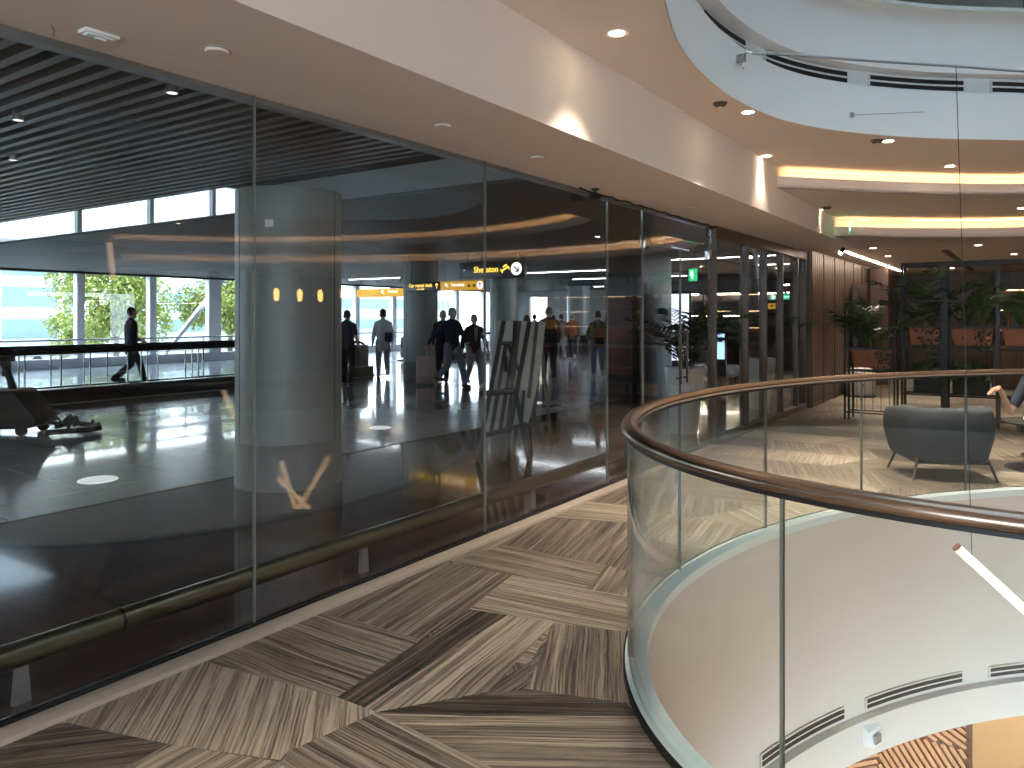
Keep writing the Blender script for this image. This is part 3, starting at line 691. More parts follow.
for px, py, z, lb in ((720, 103, Z1_, 'dark rimmed round smoke detector on the ceiling left of the oval opening'), (877, 140, Z1_, 'dark flat detector beside the downlight below the oval edge'), (827, 207, Z2_, 'dark detector between the coves, next to the beam')):
    p = W(px, py, z); t = thing('smoke_detector', p, 0, lb, 'smoke detector')
    MB().lathe([(.0001, -.035), (.03, -.034), (.045, -.02), (.055, -.01), (.058, 0)], 28).build('body', M['bronze'], t)
    MB().lathe([(.0001, -.04), (.02, -.038), (.022, -.034)], 20).build('sensor_cap', M['ceil'], t)
p = W(99, 33, 2.74); t = thing('emergency_light', p, 0, 'flat rectangular white emergency light fitting on the soffit at the top left', 'emergency light'); t.scale = (.6, .52, .8)
MB().box(-.055, .055, -.13, .13, -.018, 0).build('frame', M['white'], t, bevel=.006)
MB().box(-.035, .035, -.10, .10, -.026, -.016).build('diffuser', M['cap'], t, bevel=.005)
MB().box(-.012, .012, -.035, .05, -.034, -.024).build('lens', M['white_frame'], t, bevel=.004)
p = W(51, 25, 2.74); t = MB().tube([(0, 0, 0), (.004, .01, -.02), (-.004, .012, -.04)], .004, 6).build('ceiling_hook', M['bronze']); t.location = p
tag(t, 'tiny hook left in the soffit beside the emergency light', 'hook')
# security camera with its cable at the head of the glass
p = Vector((-3.2, 6.0, 2.74)); t = thing('security_camera', p, 0, 'small black security camera under the soffit at the head of the glass wall', 'security camera')
MB().lathe([(.035, -.012), (.035, 0)], 20).build('base', M['black'], t)
MB().tube([(0, 0, -.01), (0, 0, -.05)], .012, 10).build('arm', M['black'], t)
MB().tube([(.0, -.07, -.075), (0, .06, -.06)], .028, 14).build('body', M['black'], t)
MB().tube([(.0, -.085, -.077), (0, -.07, -.075)], .018, 14).build('lens', M['darkmetal'], t)
cb = []
for i in range(40): cb.append((-3.25 + .012 * sin(i * 1.3), 5.8 + i * .09, 2.725 - .012 * abs(sin(i * .9))))
tag(MB().tube(cb, .008, 6).build('cable', M['black']), 'loose black cable running along the head of the glass wall', 'cable')
# spots on the linear light
for px, py, lb in ((843, 249, 'black adjustable spotlight hanging from the near part of the long light line'), (853, 272, 'black adjustable spotlight in front of the wood wall, lit')):
    p = W(px, py - 3, 2.76); t = thing('spotlight', p, 0, lb, 'spotlight')
    MB().tube([(0, 0, .02), (0, 0, -.06)], .010, 8).build('stem', M['black'], t)
    MB().tube([(0, .03, -.05), (-.03, -.05, -.12)], .035, 14).build('head', M['black'], t)
    MB().tube([(-.03, -.05, -.12), (-.031, -.053, -.123)], .028, 14).build('lens', M['lamp'], t)
# exit sign at the smaller cove
p = W(850, 220, 2.98)
t = thing('exit_sign', (p.x, p.y - .05, 2.98), THETA + 1.15, 'green lit exit pictogram sign hanging at the left end of the smaller cove', 'exit sign')
MB().box(-.10, .10, -.006, .006, -.19, 0).build('panel', M['green'], t, bevel=.002)
pg = MB().box(-.065, -.01, -.010, -.006, -.165, -.03)
pg.bar((.005, -.009, -.05), (.02, -.009, -.10), .018, .004).bar((.02, -.009, -.10), (.00, -.009, -.155), .014, .004).bar((.02, -.009, -.10), (.05, -.009, -.15), .014, .004).bar((-.005, -.009, -.085), (.045, -.009, -.065), .012, .004).lathe([(.0001, -.002), (.014, -.002), (.014, .002), (.0001, .002)], 12, (.012, -.009, -.033))
pg.build('running_man_pictogram', M['white_glow'], t, smooth=False)
MB().tube([(-.08, 0, 0), (-.08, 0, .08)], .003, 6).build('hanger', M['steel'], t); MB().tube([(.08, 0, 0), (.08, 0, .08)], .003, 6).build('hanger', M['steel'], t)
# grille in far ceiling
a_ = W(945, 250, Z3_); b_ = W(972, 270, Z3_)
tag(MB().bar(a_ + Vector((0, 0, .0)), Vector((b_.x, b_.y, Z3_)), .12, .02).build('ceiling_grille', M['bronze']), 'dark narrow slot grille in the far low ceiling', 'air vent')

# ================================================================== PENDANT TUBES AND CABLES
def pend(a_, b_, label, wire=True, wx=None, top=None):
    a_, b_ = Vector(a_), Vector(b_); d = (b_ - a_).normalized(); mid = (a_ + b_) / 2
    t = thing('pendant_tube_light', mid, 0, label, 'pendant light'); a_ -= mid; b_ -= mid
    MB().tube([a_ + d * .02, b_ - d * .02], .026, 16).build('diffuser', M['tube'], t)
    for e, s_ in ((a_, 1), (b_, -1)): MB().tube([e, e + d * s_ * .02], .0275, 16).build('end_cap', M['terracotta'], t)
    if wire:
        q = a_ + (b_ - a_) * (wx if wx is not None else .12)
        MB().tube([q + Vector((0, 0, .02)), (Vector(top) - mid) if top else Vector((q.x, q.y, 8.85 - mid.z))], .0025, 5).build('suspension_wire', M['darkmetal'], t)
    return t
pend((-.4, 5.63, .13), (.35, 5.83, -.60), 'glowing warm tube light hanging diagonally over the oval well at the right', top=D(956, 66, 4.92))
pend((.254, 5.49, .04), (.35, 5.78, -.60), 'glowing warm tube light hanging steeply in the well, the left arm of the reflected V')
pend((.47, 5.6, -.2), (.26, 6.1, -.80), 'glowing warm tube light crossing behind the other two, short piece below the reflected V')
pend((1.30, 4.15, 2.40), (1.48, 4.3, 1.98), 'glowing warm tube light hanging high over the well, reflected at the upper left')
pend((.75, 5.1, .85), (.80, 5.3, .45), 'glowing warm tube light reflected in front of the big column')
p0 = OPEN.at(s_at_pixel(OPEN, 738, 0), -.03); z0 = 3.62
t = thing('cable_bracket', (p0.x, p0.y, z0), 0, 'small metal bracket on the upper fascia holding the thick cross cable', 'bracket')
MB().box(-.035, .035, -.02, .02, -.03, .03).build('plate', M['greymetal'], t, bevel=.004)
MB().tube([(0, 0, 0), (.05, -.03, .03), (.09, -.02, .02)], .012, 8).build('eye', M['steel'], t)
MB().tube([(-.01, -.01, -.01), (.03, -.03, -.09)], .008, 6).build('turnbuckle', M['steel'], t)
pA = p0 + Vector((.09, -.02, z0 + .02))
cbl = [Vector((q.x, q.y, 0)) for q in (pA, D(800, 56, 5.75), D(870, 60, 5.35), D(956, 66, 4.92), D(1024, 72, 4.68))]
cz_ = [pA.z, D(800, 56, 5.75).z, D(870, 60, 5.35).z, D(956, 66, 4.92).z, D(1024, 72, 4.68).z]
cbl = [Vector((q.x, q.y, z_ + .006 * sin(i * 2.1))) for i, (q, z_) in enumerate(zip(cbl, cz_))] + [Vector((1.4, 4.9, 3.05)), Vector((2.4, 4.5, 3.15)), Vector((3.55, 4.6, 3.6))]
CABLE_HANG = cbl[3]
tag(MB().tube(cbl, .010, 7).build('cross_cable', M['greymetal']), 'thick grey cable strung across the oval opening from the bracket', 'cable')
p1 = OPEN.at(s_at_pixel(OPEN, 850, 0), -.02)
t = thing('cable_anchor', (p1.x, p1.y, 3.45), 0, 'tiny wall anchor with a thin wire on the upper fascia, right of the bracket', 'bracket')
MB().lathe([(.0001, -.02), (.018, -.02), (.018, .02), (.0001, .02)], 12).build('anchor', M['greymetal'], t)
MB().tube([(0, 0, 0), (.55, .34, .02)], .0035, 5).build('wire', M['greymetal'], t)
# ================================================================== HALL: RAIL, COLUMNS, WALKWAYS, LIGHTS, SIGNS
t = thing('bumper_rail', (-3.46, 0, 0), 0, 'thick low greenish metal bumper rail along the hall side of the glass wall', 'rail')
MB().tube([(0, -5, .205), (0, 6.98, .205), (0, 7.03, .20), (0, 7.06, .19)], [.054, .054, .046, .012], 20).build('tube', M['bumper'], t)
for k in range(-3, 4):
    y = 1.455 + 1.96 * k
    if -5 < y < 7: MB().add([(-.012, y - .035, 0), (.012, y - .035, 0), (.012, y + .035, 0), (-.012, y + .035, 0), (-.012, y - .022, .17), (.012, y - .022, .17), (.012, y + .022, .17), (-.012, y + .022, .17)], [(3, 2, 1, 0), (4, 5, 6, 7), (0, 1, 5, 4), (1, 2, 6, 5), (2, 3, 7, 6), (3, 0, 4, 7)]).build('post', M['greymetal'], t)
MB().tube([(0, 1.86, .205), (0, 1.875, .205)], .0555, 20).build('joint_ring', M['darkmetal'], t)
for x, y, r, top, lb in ((-5.98, 4.9, .50, 2.80, 'big round grey column nearest the glass wall'), (-13.3, 15.2, .45, HC, 'round grey column beside the pulled suitcase, under the car rental sign'), (-14.4, 20.6, .45, HC, 'round grey column behind the easels and right of the man in a black jacket'),
                         (-17.4, 31.0, .50, HC, 'pale round column behind the person in the green jacket'), (-5.2, 17.0, .20, HC, 'slim pale column seen between the bronze posts'), (-4.4, 14.4, .11, HC, 'very slim pale pipe column seen through the glass door')):
    t = thing('column', (x, y, 0), 0, lb, 'column')
    MB().lathe([(r, 0), (r, top)], 48).build('shaft', M['column'], t, ang=1)
    MB().lathe([(r + .006, 0), (r + .006, .42), (r, .425)], 48).build('base_band', M['colbase'], t, ang=1)
    if r > .4:
        for a_ in (0, 2.1, 4.2):
            MB().box(r - .004, r + .002, -.004, .004, .43, top).xf(Matrix.Rotation(a_ + .3, 4, 'Z')).build('panel_joint', M['darkmetal'], t)
pc = thing('wall_sign', (-5.98 + .5 * cos(2.35 + 2.9), 4.9 + .505 * sin(2.35 + 2.9), 2.42), 2.35 + 2.9, 'tiny white notice high on the big round column', 'sign')
MB().box(0, .006, -.04, .04, 0, .07).build('plate', M['white_frame'], pc)

def walkway(x0, x1, y0, y1, label, sk=(.27, .05)):
    t = thing('moving_walkway', (0, 0, 0), 0, label, 'moving walkway', 'moving walkways by the windows')
    MB().box(x0 + .1, x1 - .1, y0 - .6, y1 + .6, .0, .012).build('belt', M['greymetal'], t)
    for i, x in enumerate((x0, x1)):
        sg = 1 if i == 0 else -1
        h_ = sk[i]; MB().box(x - .09, x + .09, y0, y1, 0, h_).build('skirt_panel', M['darkmetal'], t, bevel=.01)
        MB().box(x - .10, x + .10, y0, y1, h_, h_ + .015).build('skirt_trim', M['steel'], t)
        yy = y0; 
        g = MB().box(x - .006, x + .006, y0 + .2, y1 - .2, h_ + .015, .90).build('balustrade_glass', M['winglass'], t, smooth=False)
        jn = MB(); k = y0 + .9
        while k < y1 - .3: jn.box(x - .009, x + .009, k - .012, k + .012, h_ + .015, .89); k += 1.25
        jn.build('joint_strips', M['steel'], g)
        pts = [(x, y0 + .15 + .32 * -sin(a_) , .62 + .32 * cos(a_)) for a_ in [pi * q / 10 for q in range(10, -1, -1)]]
        pts = [(x, y0 + .5 - .34 * sin(pi * q / 10), .60 - .34 * cos(pi * q / 10)) for q in range(0, 11)] + [(x, y1 - .5 + .34 * sin(pi * q / 10), .60 + .34 * cos(pi * q / 10)) for q in range(0, 11)]
        MB().tube(pts, .032, 10).build('handrail', M['rubber'], t)
        for ye, s_ in ((y0, 1), (y1, -1)):
            MB().box(x - .07, x + .07, ye + s_ * .15 if s_ > 0 else ye - .75, ye + .75 if s_ > 0 else ye - .15, .1, .86).build('newel', M['column'], t, bevel=.06)
    return t
walkway(-14.8, -16.25, -4, 14.9, 'nearer moving walkway with black handrails, left of the big column')
walkway(-16.5, -17.95, -4, 14.9, 'farther moving walkway that the walking man is on', (.05, .05))
walkway(-17.6, -19.0, 20.5, 33, 'distant moving walkway behind the man with the suitcase')
t = thing('window_railing', (-24.1, 0, 0), 0, 'thin grey railing in front of the hall windows', 'railing')
MB().tube([(0, -9, .90), (0, 34, .90)], .028, 8).build('top_rail', M['greymetal'], t)
MB().tube([(0, -9, .45), (0, 34, .45)], .014, 8).build('mid_rail', M['greymetal'], t)
for k in range(18): MB().tube([(0, -8 + k * 2.4, 0), (0, -8 + k * 2.4, .9)], .018, 8).build('post', M['greymetal'], t)
# diagonal brace in a window bay
tag(MB().bar((-25.3, 15.0, 0), (-25.3, 17.6, 3.0), .17, .12).build('diagonal_brace', M['white_frame']), 'white diagonal steel brace behind the third window from the left', 'brace')

# linear lights in the hall ceiling
for i, (x0, x1, y, lb) in enumerate(((-15.5, -14.1, 21.3, 'white linear ceiling light left of the big black sign, above the yellow sign'), (-14.0, -9.6, 24.5, 'long white linear ceiling light right of the big black sign'), (-13.5, -10.0, 20.2, 'white linear ceiling light just right of the big black sign'),
                         (-16.6, -14.0, 31, 'faint farthest linear ceiling light, before the glowing yellow passage wall'), (-8.0, -4.5, 17.5, 'linear ceiling light seen through the glass door'), (-6.4, -4.2, 20.5, 'farther linear ceiling light seen through the glass door'), (-21.0, -18.5, 20.0, 'linear ceiling light near the windows left of the first yellow sign'))):
    t = thing('linear_light', ((x0 + x1) / 2, y, HC), 0, lb, 'ceiling light', 'linear ceiling lights of the hall'); h = (x1 - x0) / 2
    MB().box(-h - .03, h + .03, -.05, .05, -.045, 0).build('housing', M['greymetal'], t)
    MB().box(-h, h, -.035, .035, -.055, -.04).build('diffuser', M['linear'], t)
for k, (px, py, d, lb) in enumerate(((18, 115, 0, 'bright small spot lamp between the ceiling slats at the far left'), (13, 156, 0, 'small lower spot lamp between the ceiling slats at the far left'), (172, 87, 0, 'small white pendant spot under the ceiling slats near the first glass joint'))):
    p = W(px, py, SZ); t = thing('slat_spot', p, 0, lb, 'ceiling light'); t.scale = (.6, .6, .35)
    MB().lathe([(.05, -.09), (.05, .06), (.0001, .06)], 16).build('housing', M['greymetal'], t)
    MB().lathe([(.0001, -.092), (.045, -.092), (.045, -.08)], 16).build('lens', M['whitetext'], t)
# small hall downlights
for px, py, lb in ((545, 232, 'hall downlight above the right end of the first reflected cove'), (510, 290, 'hall downlight beside the far lit passage')):
    pass

def lettering(text, size, mat_, parent, loc, name='lettering', align='LEFT'):
    cu = bpy.data.curves.new(name, 'FONT'); cu.body = text; cu.size = size; cu.extrude = .004; cu.align_x = align; cu.align_y = 'CENTER'; cu.resolution_u = 3
    cu.offset = size * .012
    tmp = bpy.data.objects.new('tmp_text', cu); COL.objects.link(tmp)
    dg = bpy.context.evaluated_depsgraph_get(); me = bpy.data.meshes.new_from_object(tmp.evaluated_get(dg))
    bpy.data.objects.remove(tmp); bpy.data.curves.remove(cu)
    me.transform(Matrix.Translation(loc) @ Matrix.Rotation(pi / 2, 4, 'X')); me.name = name
    me.materials.clear(); return finish(name, me, mat_, parent, False)
def arrow(m, c_, s_, ang, y):                               # arrow in the plane y
    a_ = Matrix.Translation((c_[0], y, c_[1])) @ Matrix.Rotation(ang, 4, 'Y')
    for p, q in (((0, 0, -s_), (0, 0, s_)), ((0, 0, s_), (-s_ * .7, 0, s_ * .25)), ((0, 0, s_), (s_ * .7, 0, s_ * .25))):
        m.bar(a_ @ Vector(p), a_ @ Vector(q), s_ * .32, .006, up=(0, 1, 0))
    return m
# big black hotel sign
t = thing('hanging_sign', (-10.1, 14.0, 2.47), 0, 'black hanging sign with yellow hotel lettering, bed pictogram and white arrow circle', 'sign')
MB().box(-.90, .90, -.06, .06, 0, .40).build('panel', M['signblack'], t, bevel=.008)
lettering('Sheraton', .19, M['yellowtext'], t, (-.48, -.066, .205))
b_ = MB().bar((.30, -.064, .16), (.48, -.064, .25), .035, .008, up=(0, 1, 0)).bar((.27, -.064, .20), (.33, -.064, .12), .025, .008, up=(0, 1, 0)).bar((.34, -.064, .25), (.44, -.064, .30), .04, .008, up=(0, 1, 0)).bar((.47, -.064, .27), (.51, -.064, .19), .025, .008, up=(0, 1, 0))
b_.build('bed_pictogram', M['yellowtext'], t, smooth=False)
ci = MB().lathe([(.0001, -.004), (.145, -.004), (.145, .004), (.0001, .004)], 36).xf(Matrix.Translation((.70, -.066, .20)) @ Matrix.Rotation(pi / 2, 4, 'X')).build('arrow_circle', M['whitetext'], t)
arrow(MB(), (.70, .20), .085, R(135), -.074).build('arrow', M['signblack'], ci, smooth=False)
lettering('.', .2, M['whitetext'], t, (-.78, -.066, .26), 'dot')
MB().tube([(-.7, 0, .4), (-.7, 0, .57)], .012, 8).build('hanger', M['darkmetal'], t); MB().tube([(.7, 0, .4), (.7, 0, .57)], .012, 8).build('hanger', M['darkmetal'], t)
# car rental sign and yellow terminal sign, farther
t = thing('hanging_sign', (-12.47, 14.4, 2.24), 0, 'small black hanging sign reading car rental desk in yellow', 'sign'); t.scale = (.61,) * 3
MB().box(-.88, .88, -.06, .06, 0, .37).build('panel', M['signblack'], t, bevel=.008)
lettering('Car rental desk', .20, M['yellowtext'], t, (-.80, -.066, .235))
lettering('car rental', .10, M['yellowtext'], t, (-.36, -.066, .09))
arrow(MB(), (.70, .20), .10, 0, -.068).build('arrow', M['yellowtext'], t, smooth=False)
MB().tube([(-.7, 0, .37), (-.7, 0, 1.31)], .012, 8).build('hanger', M['darkmetal'], t); MB().tube([(.7, 0, .37), (.7, 0, 1.31)], .012, 8).build('hanger', M['darkmetal'], t)
t = thing('hanging_sign', (-11.27, 14.4, 2.24), 0, 'yellow hanging sign with terminal lettering and a white arrow circle', 'sign'); t.scale = (.61,) * 3
MB().box(-1.08, 1.08, -.06, .06, 0, .37).build('panel', M['yellowsign'], t, bevel=.008)
lettering('Terminal', .19, M['whitetext'], t, (-.55, -.066, .22))
arrow(MB(), (-.75, .20), .09, R(-45), -.068).build('arrow', M['whitetext'], t, smooth=False)
MB().box(.30, .42, -.068, -.06, .13, .22).box(.55, .67, -.068, -.06, .13, .22).build('pictogram', M['signblack'], t, smooth=False)
ci = MB().lathe([(.0001, -.004), (.15, -.004), (.15, .004), (.0001, .004)], 30).xf(Matrix.Translation((.90, -.066, .185)) @ Matrix.Rotation(pi / 2, 4, 'X')).build('arrow_circle', M['whitetext'], t)
arrow(MB(), (.90, .19), .09, 0, -.074).build('arrow', M['signblack'], ci, smooth=False)
MB().tube([(-.9, 0, .37), (-.9, 0, 1.31)], .012, 8).build('hanger', M['darkmetal'], t); MB().tube([(.9, 0, .37), (.9, 0, 1.31)], .012, 8).build('hanger', M['darkmetal'], t)
t = thing('hanging_sign', (-19.8, 20.4, 2.34), 0, 'plain yellow hanging sign with a white arrow before the windows', 'sign')
MB().box(-1.2, 1.2, -.05, .05, 0, .29).build('panel', M['yellowsign'], t, bevel=.008)
arrow(MB(), (.18, .16), .09, R(-45), -.058).build('arrow', M['whitetext'], t, smooth=False)
lettering('Terminal', .13, M['whitetext'], t, (.42, -.055, .19))
MB().tube([(-1, 0, .29), (-1, 0, .70)], .012, 8).build('hanger', M['darkmetal'], t); MB().tube([(1, 0, .29), (1, 0, .70)], .012, 8).build('hanger', M['darkmetal'], t)
# far green exit and small yellow sign seen through the posts
p = D(782, 297, 20.5)
t = thing('exit_sign', p, -.2, 'wide green exit sign hanging behind the bronze posts', 'exit sign')
MB().box(-.32, .32, -.03, .03, -.07, .07).build('panel', M['green'], t, bevel=.006)
pg = MB().box(-.26, -.16, -.036, -.03, -.045, .045).box(.0, .24, -.036, -.03, -.01, .01); pg.build('pictogram', M['white_glow'], t, smooth=False)
MB().tube([(0, 0, .07), (0, 0, HC - p.z)], .01, 6).build('hanger', M['darkmetal'], t)
p = D(775, 306, 19)
t = thing('hanging_sign', p, -.2, 'small yellow sign hanging just below the wide green exit sign', 'sign')
MB().box(-.17, .17, -.03, .03, -.07, .07).build('panel', M['yellowsign'], t, bevel=.006)
MB().box(-.10, -.04, -.036, -.03, -.02, .03).box(.02, .12, -.036, -.03, 0, .02).build('pictogram', M['signblack'], t, smooth=False)
MB().tube([(0, 0, .07), (0, 0, HC - p.z)], .01, 6).build('hanger', M['darkmetal'], t)
p = D(693, 275, 16)
t = thing('exit_sign', p, -.3, 'small square green pictogram sign seen through the glass door', 'exit sign')
MB().box(-.10, .10, -.02, .02, -.13, .13).build('panel', M['green'], t, bevel=.004)
MB().bar((0, -.026, -.08), (.0, -.026, .08), .04, .008, up=(0, 1, 0)).bar((-.05, -.026, .0), (.0, -.026, .08), .03, .008, up=(0, 1, 0)).build('pictogram', M['white_glow'], t, smooth=False)
MB().tube([(0, 0, .13), (0, 0, HC - p.z)], .01, 6).build('hanger', M['darkmetal'], t)
M['floorglow'] = emit('floor_disc_glow', (.9, .95, 1), .3)
# pale discs on the hall floor; a bright reflection painted as glow
for px, py, r, lb in ((98, 480, .18, 'round pale disc with painted glow on the hall floor left of the big column'), (380, 428, .16, 'round pale disc with painted glow on the hall floor right of the big column'), (534, 403, .16, 'round pale disc with painted glow on the hall floor behind the easels')):
    p = W(px, py, 0); t = MB().lathe([(.0001, .014), (r - .02, .014), (r, .004), (r, 0)], 40).build('painted_glow_disc', M['floorglow']); t.location = p
    tag(t, lb, 'painted glow disc')
# ================================================================== OUTSIDE THE WINDOWS
struct('ground_outside', MB().box(-140, -25.2, -60, 120, -1.6, -1.5), M['concrete'])
M['bldg'] = mat('pale_blue_building_panel', (.30, .34, .36), .6, var=.05)
M['bldgglass'] = mat('teal_building_glass', (.12, .19, .21), .15, .3, var=.2, scale=.4)
t = thing('office_building', (-75, 26, -1.5), 0, 'long pale office building with teal glass bands beyond the windows', 'building')
MB().box(-8, 0, -34, 10.5, 0, 9.5).build('facade', M['bldg'], t)
for z0 in (1.2, 4.1, 6.9): MB().box(-.1, .08, -33, 10, z0, z0 + 1.7).build('window_band', M['bldgglass'], t)
for k in range(9): MB().box(0, .35, -33 + k * 5.2, -32.6 + k * 5.2, 0, 9.5).build('pilaster', M['white_frame'], t)
MB().box(-8.2, .5, -34.2, 10.7, 9.5, 10.0).build('parapet', M['white_frame'], t)
t = thing('office_building', (-82, 72, -1.5), 0, 'farther pale building seen through the windows behind the walking people', 'building')
MB().box(-8, 0, -24, 30, 0, 7.5).build('facade', M['bldg'], t)
for z0 in (1.4, 4.4): MB().box(-.1, .08, -23, 29, z0, z0 + 1.4).build('window_band', M['bldgglass'], t)
def tree(x, y, z, h, rx, ry, label, n=2600, seed=1):
    rnd = random.Random(seed); t = thing('tree', (x, y, z), 0, label, 'tree', 'trees outside the hall windows')
    tk = MB().tube([(0, 0, 0), (.05, .05, h * .3), (.0, .1, h * .55)], [.16, .12, .07], 8)
    for a_ in range(5): tk.tube([(0, .05, h * .35), (rx * .5 * cos(a_ * 1.26), ry * .5 * sin(a_ * 1.26), h * .7)], [.06, .02], 6)
    tk.build('trunk', M['bark'], t)
    m = MB(); lob = [(rnd.uniform(-.6, .6) * rx, rnd.uniform(-.7, .7) * ry, h * rnd.uniform(.42, .85), rnd.uniform(.35, .6)) for _ in range(16)]
    for i in range(n):
        cx_, cy_, cz_, s_ = lob[i % 16]; v = Vector((rnd.gauss(0, 1), rnd.gauss(0, 1), rnd.gauss(0, 1))).normalized() * rnd.uniform(.55, 1)
        p = Vector((cx_ + v.x * rx * s_, cy_ + v.y * ry * s_, cz_ + v.z * h * .26 * s_ * 1.5)); q = rnd.uniform(.06, .12)
        a_ = Vector((rnd.uniform(-1, 1), rnd.uniform(-1, 1), rnd.uniform(-1, 1))).normalized(); b_ = a_.cross(Vector((rnd.uniform(-1, 1), .3, 1))).normalized()
        m.add([p - a_ * q, p - b_ * q * .55, p + a_ * q, p + b_ * q * .55], [(0, 1, 2, 3)])
    m.build('crown', M['treeleaf'], t, smooth=False)
tree(-33, 17.6, -1.5, 6.0, 1.6, 2.3, 'broad yellow green tree in the second window bay', 13000, 1)
tree(-32, 22.6, -1.5, 6.0, 1.6, 2.1, 'yellow green tree behind the diagonal brace', 12000, 2)
tree(-42, 20.4, -1.5, 3.4, 1.2, 1.5, 'smaller low yellow green tree beside the pale office building', 3500, 3)
def car(x, y, rz, mt, label):
    t = thing('car', (x, y, -1.5), rz, label, 'car', 'parked cars outside')
    prof = [(-2.1, .35), (-2.1, .75), (-1.5, .88), (-.9, 1.35), (.6, 1.38), (1.25, .92), (2.0, .80), (2.1, .35)]
    vs = [(x_, s_ * .85 * (.85 if z_ > 1 else 1), z_) for s_ in (-1, 1) for x_, z_ in prof]; n = len(prof)
    MB().add(vs, [tuple(range(n)), tuple(range(2 * n - 1, n - 1, -1))] + [(i, n + i, n + (i + 1) % n, (i + 1) % n) for i in range(n)]).build('body', mt, t, bevel=.04)
    MB().add([(x_, s_ * .80, z_) for s_ in (-1, 1) for x_, z_ in ((-1.35, .93), (-.85, 1.28), (.55, 1.31), (1.1, .95))], [(0, 1, 2, 3), (7, 6, 5, 4), (0, 4, 5, 1), (2, 6, 7, 3)]).build('windows', M['bldgglass'], t)
    for sx in (-1.3, 1.3):
        for sy in (-.8, .8): MB().tube([(sx, sy - .1, .32), (sx, sy + .1, .32)], .32, 16).build('wheel', M['rubber'], t)
car(-52, 18.6, 1.2, mat('silver_car_paint', (.35, .40, .48), .3, .4), 'blue grey parked car outside the far left window')
car(-53, 21.8, 1.2, mat('white_car_paint', (.6, .6, .6), .3, .2), 'pale parked car beside the low tree outside')

M['shelfled'] = emit('dim_shelf_light', (1, .62, .28), 2.5)
# ================================================================== PLANTS
def frond(m, base, az, L, lift, droop, rnd, nl=15, wl=.022, ll=.30):
    pts = []; p = Vector(base); el = lift
    for i in range(nl + 1):
        pts.append(p.copy()); el -= droop / nl
        p = p + Vector((cos(az) * cos(el), sin(az) * cos(el), sin(el))) * L / nl
    m.tube(pts, [.007 * (1 - .7 * i / nl) for i in range(nl + 1)], 4)
    for i in range(3, nl + 1):
        t = (pts[i] - pts[i - 1]).normalized(); side = t.cross(Vector((0, 0, 1))).normalized(); f_ = sin(pi * (i - 2) / (nl + .5)) * .75 + .25
        for s_ in (-1, 1):
            d = (side * s_ * .8 + t * .62 + Vector((0, 0, .12 + rnd.uniform(-.12, .1)))).normalized(); l = ll * f_ * rnd.uniform(.85, 1.1)
            a_ = pts[i]; mid = a_ + d * l * .5 + Vector((0, 0, .0)); tip = a_ + d * l + Vector((0, 0, -l * .25)); w_ = t * wl * .5
            m.add([a_ - w_ * .4, mid - w_, tip, mid + w_, a_ + w_ * .4], [(0, 1, 2, 3, 4)])
def palm_foliage(t, z, n, L, seed, mt, spread=.08, lift=(1.1, 1.5), ll=.34, wl=.040, name='foliage', x0=0):
    rnd = random.Random(seed); m = MB()
    for i in range(n):
        az = 2 * pi * i / n + rnd.uniform(-.3, .3); r_ = rnd.uniform(0, spread)
        frond(m, (x0 + r_ * cos(az), r_ * sin(az), z), az, L * rnd.uniform(.7, 1.1), rnd.uniform(*lift), rnd.uniform(.7, 1.5), rnd, wl=wl, ll=ll)
    return m.build(name, mt, t, smooth=False)
def tall_pot(x, y, h, r, label, seed, L=1.0):
    t = thing('potted_palm', (x, y, 0), 0, label, 'potted plant', 'palms in tall pale pots behind the glass')
    MB().lathe([(r * .62, 0), (r * .66, .02), (r * .95, h * .8), (r, h), (r - .03, h), (r - .04, h - .06), (.0001, h - .06)], 36).build('planter', M['pot'], t)
    MB().lathe([(.0001, h - .045), (r - .045, h - .05), (r - .045, h - .06), (.0001, h - .06)], 24).build('soil', M['soil'], t)
    palm_foliage(t, h - .05, 15, L, seed, M['leafdark'], .10, (1.05, 1.5))
    return t
tall_pot(-3.95, 10.0, .90, .27, 'palm in a tall pale pot behind the glass door', 5, 1.15)
tall_pot(-3.95, 13.5, .88, .28, 'palm in a tall pale pot behind the middle bronze posts', 8, 1.15)

